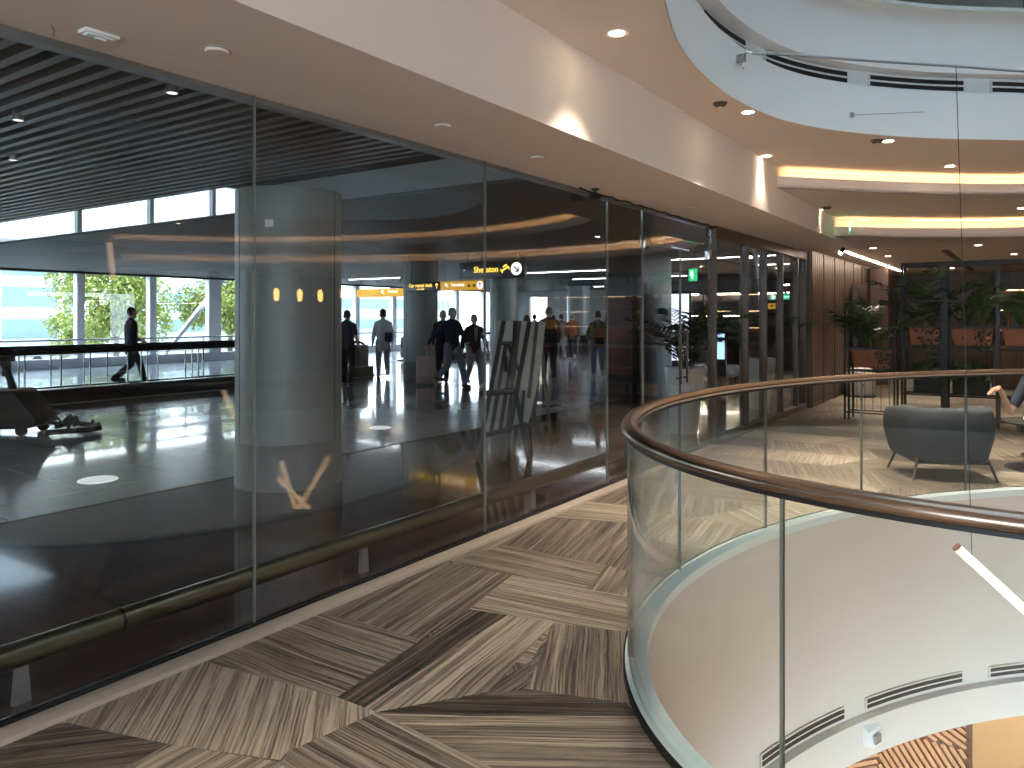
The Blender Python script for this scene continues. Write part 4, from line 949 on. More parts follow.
def trough(x, y, w_, z, h, label, seed, L=.9, n=13, mt=None, hang=True, rz=0):
    t = thing('planter_trough', (x, y, z), rz, label, 'planter', 'terracotta trough planters in the black screen')
    b_ = .86
    vs = [(sx * w_ / 2 * k_, sy * .15 * k_, zz) for zz, k_ in ((0, b_), (h, 1)) for sx, sy in ((-1, -1), (1, -1), (1, 1), (-1, 1))]
    MB().add(vs, [(3, 2, 1, 0), (0, 1, 5, 4), (1, 2, 6, 5), (2, 3, 7, 6), (3, 0, 4, 7)]).box(-w_ / 2 + .02, w_ / 2 - .02, -.12, .12, h - .05, h - .03).build('trough', M['terracotta'], t, bevel=.006)
    MB().box(-w_ / 2 - .012, w_ / 2 + .012, -.165, -.14, h - .02, h + .006).box(-w_ / 2 - .012, w_ / 2 + .012, .14, .165, h - .02, h + .006).box(-w_ / 2 - .012, -w_ / 2 + .015, -.165, .165, h - .02, h + .006).box(w_ / 2 - .015, w_ / 2 + .012, -.165, .165, h - .02, h + .006).build('rim', M['terracotta'], t)
    rnd = random.Random(seed); m = MB()
    for i in range(n):
        az = rnd.uniform(0, 2 * pi); frond(m, (rnd.uniform(-.3, .3) * w_, rnd.uniform(-.05, .05), h - .03), az, L * rnd.uniform(.6, 1.1), rnd.uniform(1.0, 1.5), rnd.uniform(.6, 1.5), rnd, wl=.038, ll=.32)
    m.build('palm_fronds', mt or M['leaf'], t, smooth=False)
    if hang:
        m = MB()
        for i in range(150):
            p = Vector((w_ / 2 - .12 + rnd.gauss(0, .09), -.12 + rnd.gauss(0, .07), h + .02 - abs(rnd.gauss(0, .2)))); a_ = Vector((rnd.uniform(-1, 1), rnd.uniform(-1, 0), rnd.uniform(-1, .3))).normalized() * .045; b_ = a_.cross(Vector((.3, 1, .2))).normalized() * .02
            m.add([p, p + a_ * .5 + b_, p + a_, p + a_ * .5 - b_], [(0, 1, 2, 3)])
        m.build('trailing_leaves', M['leafdark'], t, smooth=False)
    return t

# ================================================================== BLACK METAL PLANTER SCREEN
YS = 13.0
def X_at(px, y): u = (px - 512) / 760; return y * (-sin(THETA) + u * cos(THETA)) / (cos(THETA) + u * sin(THETA))
def Z_at(px, py, y): u = (px - 512) / 760; return 1.6 + (317 - py) / 760 * y / (cos(THETA) + u * sin(THETA))
x0, x1, x2, x3, x4 = (X_at(q, YS) for q in (847, 896, 945, 998, 1060))
zt, zm1, zm2, zm3, zm4 = Z_at(870, 303, YS), Z_at(870, 326, YS), Z_at(870, 348, YS), Z_at(870, 370, YS), .12
t = thing('planter_screen', (0, YS, 0), 0, 'low left bay of the black metal planter screen in front of the wood wall', 'room divider', 'black metal planter screens')
for x in (x0, x0 + .06, x1):
    for y in (-.17, .17): MB().box(x - .014, x + .014, y - .014, y + .014, 0, zt).build('post', M['black'], t)
for z in (zt, zm1, zm2, zm3, .12):
    for y in (-.17, .17): MB().box(x0, x1, y - .011, y + .011, z - .022, z).build('rail', M['black'], t)
gm = MB()
for k in range(1, 6): gm.box(x0 + (x1 - x0) * k / 6 - .004, x0 + (x1 - x0) * k / 6 + .004, .165, .173, .12, zt)
gm.build('mesh_grid', M['black'], t, smooth=False)
t2 = thing('planter_screen', (0, YS + .05, 0), 0, 'tall right bays of the black metal planter screen reaching up near the ceiling', 'room divider', 'black metal planter screens')
zT = 2.42
for x, w_ in ((x1 + .1, .03), (x2, .09), (x3, .05), (x4, .05), (x4 + .9, .05), (x4 + 1.8, .05)):
    for y in (-.17, .17): MB().box(x - w_ / 2, x + w_ / 2, y - .02, y + .02, 0, zT).build('post', M['black'], t2)
for z, h in ((zT, .06), (Z_at(950, 300, YS), .03), (Z_at(950, 326, YS), .025), (Z_at(950, 348, YS), .025), (.45, .025), (.12, .03)):
    for y in (-.17, .17): MB().box(x1 + .1, x4 + 1.82, y - .015, y + .015, z - h, z).build('rail', M['black'], t2)
trough((x0 + .06 + x1) / 2 + .0, YS, x1 - x0 - .10, Z_at(870, 367, YS), .27, 'lowest terracotta trough with a tall bright edged palm, left bay of the black screen', 21, 1.15, 13)
z_ = Z_at(950, 345, YS)
trough((x1 + .13 + x2) / 2, YS + .05, x2 - x1 - .24, z_, .24, 'terracotta trough with palms in the black screen, left of the thick post', 22, 1.05, 12)
trough((x2 + x3) / 2 + .02, YS + .05, x3 - x2 - .14, z_, .24, 'terracotta trough with palms in the black screen, right of the thick post', 23, 1.0, 12)
trough((x3 + x4) / 2 + .0, YS + .05, x4 - x3 - .1, z_, .24, 'terracotta trough with palms in the black screen at the right picture edge', 24, .9, 9)
def bushy(x, y, z, w_, label, seed):
    t = thing('planter_trough', (x, y, z), 0, label, 'planter', 'low leafy planters behind the rail'); rnd = random.Random(seed)
    MB().box(-w_ / 2, w_ / 2, -.13, .13, 0, .2).build('trough', M['black'], t, bevel=.01)
    m = MB()
    for i in range(420):
        p = Vector((rnd.uniform(-.52, .52) * w_, rnd.gauss(0, .09), .2 + abs(rnd.gauss(0, .10)))); a_ = Vector((rnd.uniform(-1, 1), rnd.uniform(-1, 1), rnd.uniform(-.3, 1))).normalized() * .09; b_ = a_.cross(Vector((.3, 1, .2))).normalized() * .03
        m.add([p, p + a_ * .5 + b_, p + a_, p + a_ * .5 - b_], [(0, 1, 2, 3)])
    m.build('foliage', M['leaf'], t, smooth=False)
bushy((x1 + x2) / 2 + .1, YS + .05, .46, x2 - x1 - .3, 'low leafy green plants in a dark trough, left of the thick black post', 31)
bushy((x2 + x3) / 2, YS + .05, .46, x3 - x2 - .2, 'low leafy green plants in a dark trough right of the thick black post', 32)

# ================================================================== LOUNGE BEHIND THE SCREEN
for k, (px, label) in enumerate(((868, 'pale round stool cushion by the wood wall behind the left planter'),)):
    p = D(px - 12, 360, 15.4); t = thing('pouf', (p.x + .08, p.y, 0), 0, label, 'pouf')
    MB().lathe([(.22, .02), (.27, .08), (.28, .3), (.27, .50), (.22, .56), (.0001, .58)], 32).build('cushion', M['board'], t)
    MB().lathe([(.30, 0), (.30, .03), (.0001, .03)], 32).build('base', M['darkmetal'], t)
# wood pillar and dark doorway at the end of the wood wall
struct('wall_wood_pier', MB().box(-3.14, -2.75, 19.6, 20.1, 0, 2.76), M['wood'])
struct('door_dark', MB().box(-3.15, -3.05, 17.4, 18.6, 0, 2.3), M['darkwall'], bevel=.01)
def shelf_unit(x, y, w_, label, seed):
    t = thing('back_bar_shelf', (x, y, 0), 0, label, 'shelf'); rnd = random.Random(seed)
    for sx in (-w_ / 2, w_ / 2): MB().box(sx - .04, sx + .04, -.2, .2, 0, 2.6).build('upright', M['black'], t)
    for z in (.9, 1.35, 1.8, 2.25):
        s_ = MB().box(-w_ / 2, w_ / 2, -.2, .2, z - .03, z).build('shelf', M['bronze'], t)
        MB().box(-w_ / 2 + .05, w_ / 2 - .05, .15, .17, z - .05, z - .03).build('light_strip', M['shelfled'], s_)
    MB().box(-w_ / 2, w_ / 2, .19, .22, 0, 2.6).build('back_panel', M['wood'], t)
    MB().box(-w_ / 2, w_ / 2, -.45, -.2, 0, .95).build('counter', M['wood'], t, bevel=.01)
    return t
shelf_unit(.9, 20.5, 3.2, 'lit back bar shelf behind the planter screen, left part', 1)
shelf_unit(4.3, 20.5, 3.2, 'lit back bar shelf behind the planter screen, right part', 2)
BG = [mat('bottle_amber', (.25, .10, .03), .2), mat('bottle_green', (.05, .12, .05), .2), mat('bottle_clear', (.5, .5, .48), .2)]
pb = {}
rnd = random.Random(4); 
for sx in (.9, 4.3):
    for z in (.9, 1.35, 1.8):
        for i in range(9):
            k = rnd.randrange(3)
            if k not in pb:
                h = (.30, .27, .32)[k]
                o = MB().lathe([(.035, 0), (.038, .01), (.038, h * .6), (.014, h * .75), (.014, h), (.0001, h)], 12).build('bottle', BG[k]); pb[k] = o
            else: o = pb[k].copy(); COL.objects.link(o)
            o.location = (sx - 1.35 + i * .335 + rnd.uniform(-.05, .05), 20.46, z)
            tag(o, ('amber', 'green', 'pale')[k] + ' bottle standing on the lit back bar shelf', 'bottle', 'bottles on the back bar')
t = thing('long_counter', (3.2, 17.2, 0), 0, 'long dark counter with a pale stone top behind the planter screen', 'counter')
MB().box(-3.2, 3.2, -.3, .3, 0, .86).build('body', M['terracotta'], t, bevel=.01)
MB().box(-3.3, 3.3, -.38, .38, .86, .90).build('worktop', M['curb'], t, bevel=.006)
for k, y in enumerate((10.0, 10.6, 11.15, 11.8)):
    t = thing('pendant_bulb', (6.0, y, 2.05 + (.08 if k == 3 else 0)), 0, 'glowing amber pendant bulb reflected in the glass before the big column', 'pendant light', 'amber pendants reflected in the glass')
    MB().lathe([(.0001, -.13), (.04, -.11), (.055, 0), (.045, .09), (.018, .13)], 16).build('bulb', M['bulb'], t)
    MB().tube([(0, 0, .12), (0, 0, .98)], .005, 6).build('cord', M['black'], t)

# tub armchair
def armchair(loc, rz, label):
    t = thing('armchair', loc, rz, label, 'armchair'); m = MB(); n = 40
    def outline(k, off):                                    # U shape seen from above: back at -y, open at +y
        a_ = pi * (1.0 + (k / n) ) ; w_, d_ = .385 + off, .36 + off; e = .62
        cx_, sy_ = cos(a_), sin(a_); r_x = abs(cx_) ** e * (1 if cx_ > 0 else -1); r_y = abs(sy_) ** e * (1 if sy_ > 0 else -1)
        return r_x * w_, r_y * d_ + (.0)
    rows = [(.0, .10, .20), (.03, .06, .195), (.045, .0, .40), (.05, 0, .60), (.035, .01, .70), (.0, .02, .735), (-.045, .02, .735), (-.075, .02, .70), (-.08, .02, .30)]
    vs = []
    prof = [(-.05, .17), (.0, .175), (.025, .22), (.045, .42), (.05, .58), (.04, .66), (.015, .705), (-.03, .715), (-.065, .69), (-.08, .60), (-.08, .25)]
    for k in range(-4, n + 5):
        kk = min(max(k, 0), n); x, y = 0, 0
        for off, z in prof:
            x, y = outline(kk, off); x *= 1 - .11 * max(0, .42 - z) / .25
            if k < 0: y += -k * .085
            if k > n: y += (k - n) * .085
            ext = abs(k if k < 0 else (k - n if k > n else 0))
            arm = max(0, (y + .05)) * .16
            vs.append((x, y, z - (arm if z > .5 else 0)))
    L = len(prof); cnt = n + 9; fs = []
    for i in range(cnt - 1):
        for j in range(L): fs.append((i * L + j, i * L + (j + 1) % L, (i + 1) * L + (j + 1) % L, (i + 1) * L + j))
    fs += [tuple(range(L)), tuple((cnt - 1) * L + j for j in reversed(range(L)))]
    m.add(vs, fs).build('back_shell', M['chair'], t, ang=1.2)
    MB().box(-.31, .31, -.30, .36, .20, .43).build('seat_cushion', M['chair'], t, bevel=.05)
    MB().box(-.33, .33, -.30, .33, .16, .20).build('seat_frame', M['darkmetal'], t)
    for sx in (-1, 1):
        for sy in (-1, 1): MB().tube([(sx * .32, sy * .27, .22), (sx * .39, sy * .33, 0)], [.016, .010], 10).build('leg', M['bronze'], t)
    return t
pc_ = Vector((-.76, 8.82, 0))
armchair(pc_, math.atan2(sin(THETA - .12), cos(THETA - .12)), 'blue grey upholstered tub armchair seen from behind beyond the balustrade')
# pedestal table
t = thing('pedestal_table', (.12, 9.75, 0), 0, 'dark round pedestal side table right of the blue grey armchair', 'table')
MB().lathe([(.36, 0), (.355, .008), (.22, .02), (.09, .06), (.04, .14), (.028, .30), (.04, .44), (.08, .475)], 40).build('pedestal', M['black'], t)
MB().lathe([(.0001, .475), (.36, .475), (.385, .485), (.385, .495), (.37, .503), (.0001, .503)], 48).build('table_top', M['black'], t)
for dx, dy, h, lb in ((-.16, .05, .07, 'small lit candle glass, leftmost on the dark pedestal table'), (-.03, -.05, .08, 'small lit candle glass in the middle of the dark pedestal table')):
    q = thing('candle_glass', (.12 + dx, 9.75 + dy, .503), 0, lb, 'candle')
    MB().lathe([(.028, 0), (.034, h), (.031, h), (.026, .006), (.0001, .006)], 18).build('glass_cup', M['winglass'], q)
    MB().lathe([(.0001, .006), (.024, .006), (.024, .03), (.0001, .032)], 16).build('wax', M['led'], q)

# ================================================================== FLOOR SCRUBBER AT THE LEFT
bp_ = W(21, 433, 0)
t = thing('floor_scrubber', (bp_.x, bp_.y, 0), THETA, 'black walk behind floor scrubber with a curved squeegee on the hall floor', 'cleaning machine')
sc = MB(); pr = [(-.95, .10), (-.95, .52), (-.70, .60), (.02, .61), (.10, .55), (.36, .22), (.36, .15), (.22, .09), (-.80, .07)]
vs = [(x, s_ * .27, z) for s_ in (-1, 1) for x, z in pr]; n = len(pr)
sc.add(vs, [tuple(range(n)), tuple(range(2 * n - 1, n - 1, -1))] + [(i, n + i, n + (i + 1) % n, (i + 1) % n) for i in range(n)]).build('tank_body', M['black'], t, bevel=.035)
MB().add([(x, s_ * .275, z) for s_ in (-1, 1) for x, z in ((-.9, .42), (-.9, .47), (.10, .47), (.14, .42))], [(0, 1, 2, 3), (7, 6, 5, 4), (0, 4, 5, 1), (1, 5, 6, 2), (2, 6, 7, 3), (3, 7, 4, 0)]).build('lid_seam', M['darkmetal'], t)
MB().tube([(-.10, 0, .58), (-.17, 0, .80), (-.26, 0, 1.00)], [.055, .045, .05], 12).build('steering_column', M['rubber'], t)
hd = MB().box(-.40, -.17, -.16, .16, .98, 1.06).build('control_panel', M['rubber'], t, bevel=.025)
MB().tube([(-.18, -.24, 1.10), (-.28, -.26, 1.12), (-.36, -.1, 1.12), (-.36, .1, 1.12), (-.28, .26, 1.12), (-.18, .24, 1.10)], .02, 10).build('handle_bar', M['rubber'], hd)
MB().box(-.25, -.15, -.03, .03, .78, .98).build('trigger_box', M['darkmetal'], t, bevel=.012)
for sx, r_ in ((-.65, .11), (.16, .07)):
    for sy in (-.24, .24): MB().tube([(sx, sy - .03, r_), (sx, sy + .03, r_)], r_, 20).build('wheel', M['rubber'], t)
MB().tube([(.34, 0, .26), (.42, .02, .28), (.50, .0, .22), (.58, .0, .12)], .014, 8).build('suction_hose', M['rubber'], t)
MB().bar((.30, -.05, .16), (.62, -.05, .12), .03, .03).bar((.30, .05, .16), (.62, .05, .12), .03, .03).bar((.55, -.12, .10), (.55, .12, .10), .03, .05).build('squeegee_arm', M['darkmetal'], t)
MB().bar((.62, 0, .12), (.72, 0, .22), .05, .12).bar((.72, 0, .22), (.78, 0, .10), .04, .10).build('lift_bracket', M['darkmetal'], t, bevel=.006)
arc = [(.52 + .55 * (1 - (q / 10) ** 2 * .9), q / 10 * .42, .07) for q in range(-10, 11)]
ar = MB()
for a_, b_ in zip(arc, arc[1:]): ar.bar(a_, b_, .035, .07)
sq = ar.build('squeegee', M['rubber'], t, smooth=False)
for q in (3, 10, 17): MB().lathe([(.022, 0), (.022, .045), (.012, .05), (.0001, .05)], 12, (arc[q][0], arc[q][1], .10)).build('clamp_knob', M['rubber'], sq)
MB().lathe([(.02, -.02), (.02, .02)], 12).xf(Matrix.Translation((1.08, 0, .06)) @ Matrix.Rotation(pi / 2, 4, 'Y')).build('corner_roller', M['darkmetal'], sq)

# ================================================================== EASELS WITH A PALE BOARD
e0 = W(500, 461, 0)
def EL(px, py, y=0): z = (461 - py) / 90; return Vector(((px - 500) / 90, y + .22 * z - .0, z))
def ebar(name, t, wood, a_, b_, w_=.035, y=0, d_=.028): return MB().bar(EL(*a_, y), EL(*b_, y), w_ * 1.45, d_, up=(0, 1, 0)).build(name, wood, t, bevel=.003)
t = thing('display_easel', (e0.x, e0.y, 0), THETA - .0, 'black stained wooden easel on the hall floor, left one of the two', 'easel'); wd_ = M['easelwood']
ebar('front_leg', t, wd_, (503.5, 321), (477, 461)); ebar('front_leg', t, wd_, (530, 322), (504, 461)); ebar('front_leg', t, wd_, (515, 391), (529, 461))
ebar('inner_bar', t, wd_, (506, 344), (491, 433), .03); ebar('inner_bar', t, wd_, (514, 345), (500, 431), .03); ebar('inner_bar', t, wd_, (515.5, 321), (513, 380), .035); ebar('inner_bar', t, wd_, (524, 392), (521, 426), .028)
ebar('inner_bar', t, wd_, (508, 345), (519, 372), .025)
MB().bar((.10, .62, 0), (.06, .20, 1.15), .035, .028).build('rear_leg', wd_, t)
ebar('tray', t, wd_, (479, 395), (514, 392), .045, -.03, .07); ebar('cross_bar', t, wd_, (484, 436), (527, 425), .035, -.02); ebar('cross_bar', t, wd_, (500, 344), (516, 344), .03)
t = thing('display_easel', (e0.x + .12 * cos(THETA) - .16 * sin(THETA), e0.y + .12 * sin(THETA) + .16 * cos(THETA), 0), THETA, 'brown wooden easel standing just right of and behind the black easel', 'easel'); wd_ = M['easelbrown']
ebar('front_leg', t, wd_, (530, 322), (541.5, 449), .028); ebar('front_leg', t, wd_, (521, 322), (502, 459), .03); ebar('inner_bar', t, wd_, (531, 342), (523, 428), .03); ebar('inner_bar', t, wd_, (522, 345), (515, 388), .03)
ebar('tray', t, wd_, (502, 388), (527, 388), .045, -.03, .06); ebar('cross_bar', t, wd_, (512, 342), (528, 342), .03); ebar('cross_bar', t, wd_, (505, 430), (538, 426), .03)
MB().bar((.25, .60, 0), (.16, .22, 1.2), .035, .028).build('rear_leg', wd_, t)
t = thing('slanted_board', (e0.x, e0.y, 0), THETA, 'tall pale grey slanted board resting behind the bars of the black easel', 'board')
pl = [(496, 320.5), (547, 322), (541, 375), (529, 424), (484, 435)]
vs = [EL(a_, b_, q) for q in (.035, .05) for a_, b_ in pl]; n = 5
MB().add(vs, [tuple(range(n)), tuple(range(2 * n - 1, n - 1, -1))] + [(k, n + k, n + (k + 1) % n, (k + 1) % n) for k in range(n)]).build('panel', M['board'], t, smooth=False)
for a_, b_ in (((520, 321), (507, 434)), ((538, 322), (529, 400))): ebar('batten', t, M['easelbrown'], a_, b_, .03, .025, .012)

# kiosk and shop fittings beyond the glass door
p = D(659, 392, 17.2)
t = thing('kiosk', (p.x, p.y, 0), .2, 'white sloping information kiosk seen through the glass door', 'kiosk')
MB().add([(-.25, -.25, 0), (.25, -.25, 0), (.25, .25, 0), (-.25, .25, 0), (-.25, .05, 1.25), (.25, .05, 1.25), (.25, .2, 1.25), (-.25, .2, 1.25)], [(3, 2, 1, 0), (4, 5, 6, 7), (0, 1, 5, 4), (1, 2, 6, 5), (2, 3, 7, 6), (3, 0, 4, 7)]).build('body', M['white_frame'], t, bevel=.02)
MB().box(-.3, .3, -.3, .3, 0, .04).build('plinth', M['darkmetal'], t)
MB().box(-.18, .18, -.06, -.03, .75, 1.2).xf(Matrix.Rotation(-.20, 4, 'X')).build('screen', M['poster'], t, smooth=False)
p = D(676, 322, 17.5); t = thing('lit_poster', (p.x, p.y, 1.1), .2, 'pale blue lit poster stand behind the palms at the glass door', 'poster')
MB().box(-.35, .35, -.03, .03, -1.1, 1.1).build('frame', M['darkmetal'], t, bevel=.01); MB().box(-.30, .30, -.04, -.03, -.5, 1.03).build('picture', M['poster'], t, smooth=False)
p = D(718, 350, 15); t = thing('display_screen', (p.x, p.y, 1.05), .2, 'blue lit screen between the first bronze posts', 'screen')
MB().box(-.16, .16, -.03, .03, -1.05, .30).build('stand', M['darkmetal'], t, bevel=.01); MB().box(-.13, .13, -.04, -.03, -.28, .22).build('picture', M['screen'], t, smooth=False)
for k, (x, y, z, w_) in enumerate(((-11, 25.6, 2.45, 3.0), (-7.4, 25.6, 2.45, 3.0), (-5.2, 23.0, 2.6, 1.6), (-9.0, 25.6, 1.7, 2.0))):
    t = thing('shop_shelf', (x, y, 0), 0, ('lit shop shelf far behind the glass, leftmost', 'lit shop shelf far behind the glass door', 'lit shop shelf seen between the bronze posts', 'low lit shop display between the two lit shelves')[k], 'shelf')
    MB().box(-w_ / 2, w_ / 2, -.2, .2, 0, z - .3).build('cabinet', M['darkwall'], t, bevel=.01)
    MB().box(-w_ / 2, w_ / 2, -.22, .2, z - .05, z).build('canopy', M['darkmetal'], t)
    MB().box(-w_ / 2 + .05, w_ / 2 - .05, -.2, -.1, z - .08, z - .05).build('light_strip', M['ledwhite'], t)
    for sx in (-1, 1): MB().box(sx * w_ / 2 - .03, sx * w_ / 2 + .03, .1, .2, 0, z).build('upright', M['darkmetal'], t)
t = thing('shop_display', (-6.58, 13.35, 0), 0, 'dark red display shelf on the dark shop block behind the last fixed pane', 'shelf')
MB().box(-.26, .26, 0, .22, .5, 2.0).build('case', mat('dark_red_panel', (.07, .018, .012), .5), t, bevel=.01)
for k in range(4): MB().box(-.28, .28, -.06, .0, .6 + k * .4, .63 + k * .4).build('shelf', M['bronze'], t)
MB().box(-.26, .26, 0, .22, 0, .5).build('plinth', M['darkmetal'], t)
p = D(586, 348, 34); t = thing('litter_bin', (p.x, p.y, 0), 0, 'black round bin far back in the hall near the end wall', 'bin')
MB().lathe([(.35, 0), (.38, .5), (.38, .75), (.34, .78), (.0001, .78)], 24).build('body', M['black'], t)
MB().lathe([(.2, .78), (.22, .80), (.0001, .82)], 20).build('lid', M['greymetal'], t)
# ================================================================== PEOPLE
def capsules(name, caps, vox, mat_, parent, smooth=3, ell=()):
    bm = bmesh.new()
    for a_, ra, b_, rb in caps:
        a_, b_ = Vector(a_), Vector(b_)
        for p, r_ in ((a_, ra), (b_, rb)): bmesh.ops.create_icosphere(bm, subdivisions=2, radius=r_, matrix=Matrix.Translation(p))
        d = b_ - a_
        if d.length > 1e-4:
            q = d.to_track_quat('Z', 'Y').to_matrix().to_4x4()
            bmesh.ops.create_cone(bm, cap_ends=True, segments=14, radius1=ra, radius2=rb, depth=d.length, matrix=Matrix.Translation((a_ + b_) / 2) @ q)
    for c_, s_, rz in ell:
        bmesh.ops.create_icosphere(bm, subdivisions=3, radius=1, matrix=Matrix.Translation(Vector(c_)) @ Matrix.Rotation(rz, 4, 'Z') @ Matrix.Diagonal((*s_, 1)))
    me = bpy.data.meshes.new(name); bm.to_mesh(me); bm.free()
    o = bpy.data.objects.new('tmp', me); COL.objects.link(o)
    rm = o.modifiers.new('r', 'REMESH'); rm.mode = 'VOXEL'; rm.voxel_size = vox
    sm = o.modifiers.new('s', 'SMOOTH'); sm.iterations = smooth; sm.factor = .5
    dg = bpy.context.evaluated_depsgraph_get(); m2 = bpy.data.meshes.new_from_object(o.evaluated_get(dg)); m2.name = name
    bpy.data.objects.remove(o); bpy.data.meshes.remove(me); m2.materials.clear()
    return finish(name, m2, mat_, parent, True, 3)
def lerp(a_, b_, t): return Vector(a_).lerp(Vector(b_), t)
def person(loc, rz, H, label, top, legs, shoe, hair='hair', stride=.0, arms=(((-.24, -.02, 1.14), (-.25, .10, .92)), ((.24, -.02, 1.14), (.25, .10, .92))), long_top=False, woman=False, skirt=False, sit=None, short_sleeve=False, skin='skin', face=True, hdir=None):
    k = H / 1.75; t = thing('person', loc, rz, label, 'person'); t.scale = (k, k, k)
    sw = .14 if woman else .165; SK = M[skin]
    if sit: hz, kneeL, kneeR, ankL, ankR = sit
    else:
        hz = .93; s_ = stride
        ankL, ankR = Vector((-.09, s_ * .5, .085)), Vector((.09, -s_ * .55, .085 + abs(s_) * .18)); hz -= abs(s_) * .05
        kneeL, kneeR = Vector((-.095, s_ * .28 + .04, .49)), Vector((.095, -s_ * .14 + .05, .47))
    hipL, hipR = Vector((-.095, 0, hz)), Vector((.095, 0, hz)); dz = hz - .93
    shL, shR = Vector((-sw, 0, 1.40 + dz)), Vector((sw, 0, 1.40 + dz)); neck = Vector((0, .0, 1.50 + dz)); head = Vector((0, .025, 1.64 + dz))
    A = [tuple(Vector(p) + Vector((0, 0, dz)) for p in a_) for a_ in arms]
    def foot(a_, r_, back=-.05, fwd=.16): return [(a_ + Vector((0, back, -.045)), r_ * .9, a_ + Vector((0, fwd, -.055)), r_ * .75)]
    def hand(w_, d, side):                                   # palm, four fingers, thumb
        d = d.normalized(); x = d.cross(Vector((0, 1, 0)));  x = Vector((0, 1, 0)) if x.length < .1 else Vector((0, 1, 0)) - d * d.y; x.normalize(); n_ = d.cross(x) * side
        out = [(w_, .026, w_ + d * .075, .030)]
        for i, (o_, l) in enumerate(((.030, .070), (.011, .082), (-.009, .076), (-.028, .058))):
            b0 = w_ + d * .080 + x * o_; k1 = b0 + d * l * .55 - n_ * .006; out += [(b0, .0105, k1, .0098), (k1, .0098, k1 + (d * .8 - n_ * .5).normalized() * l * .5, .0088)]
        b0 = w_ + d * .02 + x * .024; k1 = b0 + (x * .8 + d * .7).normalized() * .045; out += [(b0, .013, k1, .012), (k1, .012, k1 + (x * .3 + d).normalized() * .032, .010)]
        return out
    body = [(hipL, .085, kneeL, .056), (kneeL, .054, ankL, .038), (hipR, .085, kneeR, .056), (kneeR, .054, ankR, .038), ((0, 0, hz), .10, (0, 0, 1.15 + dz), .095), ((0, 0, 1.15 + dz), .095, (0, 0, 1.34 + dz), .10),
            (shL, .06, shR, .06), (neck - Vector((0, .01, .05)), .058, head - Vector((0, .01, .06)), .052)] + foot(ankL, .045) + foot(ankR, .045)
    for sd, sh, (el, wr) in ((-1, shL, A[0]), (1, shR, A[1])):
        body += [(sh, .052, el, .040), (el, .039, wr, .026)] + hand(wr, Vector(hdir) if hdir and sd > 0 else wr - el, sd)
    body += [(head + Vector((0, .085, .0)), .012, head + Vector((0, .108, -.022)), .015), (head + Vector((-.02, .075, -.062)), .013, head + Vector((.02, .075, -.062)), .013), (head + Vector((0, .05, -.10)), .03, head + Vector((0, .06, -.09)), .03)]
    ell = [(head, (.075, .095, .115), 0), (head + Vector((-.078, -.0, -.01)), (.012, .022, .032), 0), (head + Vector((.078, -.0, -.01)), (.012, .022, .032), 0)]
    bd = capsules('body', body, .0085, SK, t, 2, ell)
    if face:
        for sx in (-1, 1): MB().lathe([(.0001, -.011), (.008, -.008), (.011, 0), (.008, .008), (.0001, .011)], 10, (sx * .03, head.y + .083, head.z + .012)).build('eye', M['black'], bd)
    # clothes
    hem = .90 if not long_top else .78
    tc_ = [((-.055, 0, hem + dz), .115, (-.05, 0, 1.12 + dz), .115), ((.055, 0, hem + dz), .115, (.05, 0, 1.12 + dz), .115), ((-.055, .0, 1.12 + dz), .115, (-.07, 0, 1.32 + dz), .118), ((.055, 0, 1.12 + dz), .115, (.07, 0, 1.32 + dz), .118), (shL + Vector((0, 0, -.01)), .068, (-.035, 0, 1.475 + dz), .052), (shR + Vector((0, 0, -.01)), .068, (.035, 0, 1.475 + dz), .052), (shL + Vector((.02, 0, -.04)), .075, shR + Vector((-.02, 0, -.04)), .075), ((0, .01, 1.0 + dz), .115, (0, .015, 1.38 + dz), .115), ((0, -.005, 1.44 + dz), .075, (0, -.005, 1.49 + dz), .064)]
    if woman: tc_ = [(a_, ra * .92, b_, rb * .90) for a_, ra, b_, rb in tc_] + [((-.055, .07, 1.28 + dz), .07, (.055, .07, 1.28 + dz), .07)]
    for sh, (el, wr) in ((shL, A[0]), (shR, A[1])):
        if short_sleeve: tc_ += [(sh, .068, lerp(sh, el, .75), .06)]
        else: tc_ += [(sh, .068, el, .056), (el, .056, lerp(el, wr, .93), .042)]
    capsules('jacket' if not short_sleeve else 'shirt', tc_, .013, top, t)
    lg = [(hipL, .105, kneeL, .078), (kneeL, .078, lerp(kneeL, ankL, .95), .062), (hipR, .105, kneeR, .078), (kneeR, .078, lerp(kneeR, ankR, .95), .062), (hipL + Vector((.02, 0, .06)), .10, hipR + Vector((-.02, 0, .06)), .10)]
    capsules('trousers', lg, .013, legs, t)
    for nm, a_ in (('shoe', ankL), ('shoe', ankR)):
        capsules(nm, [(a_ + Vector((0, -.045, -.035)), .050, a_ + Vector((0, .06, -.045)), .044), (a_ + Vector((0, .06, -.045)), .044, a_ + Vector((0, .17, -.052)), .036), (a_, .048, a_ + Vector((0, -.02, .03)), .046)], .010, shoe, t, 2)
    hr = [(head + Vector((0, -.022, .028)), (.082, .092, .098), 0)]
    hc = [(head + Vector((-.05, -.045, -.03)), .04, head + Vector((.05, -.045, -.03)), .04)]
    if woman: hc += [(head + Vector((-.06, -.04, .0)), .045, head + Vector((-.07, -.05, -.22)), .045), (head + Vector((.06, -.04, .0)), .045, head + Vector((.07, -.05, -.22)), .045), (head + Vector((0, -.07, 0)), .05, head + Vector((0, -.08, -.24)), .06)]
    capsules('hair', hc, .011, M[hair] if isinstance(hair, str) else hair, t, 2, hr)
    return t
navy = cloth('navy_cloth', (.018, .025, .045)); blk = cloth('black_cloth', (.012, .012, .013)); jean = cloth('grey_blue_denim', (.13, .17, .24)); ltjean = cloth('pale_grey_cloth', (.30, .31, .33)); wht = cloth('white_cloth', (.62, .63, .66))
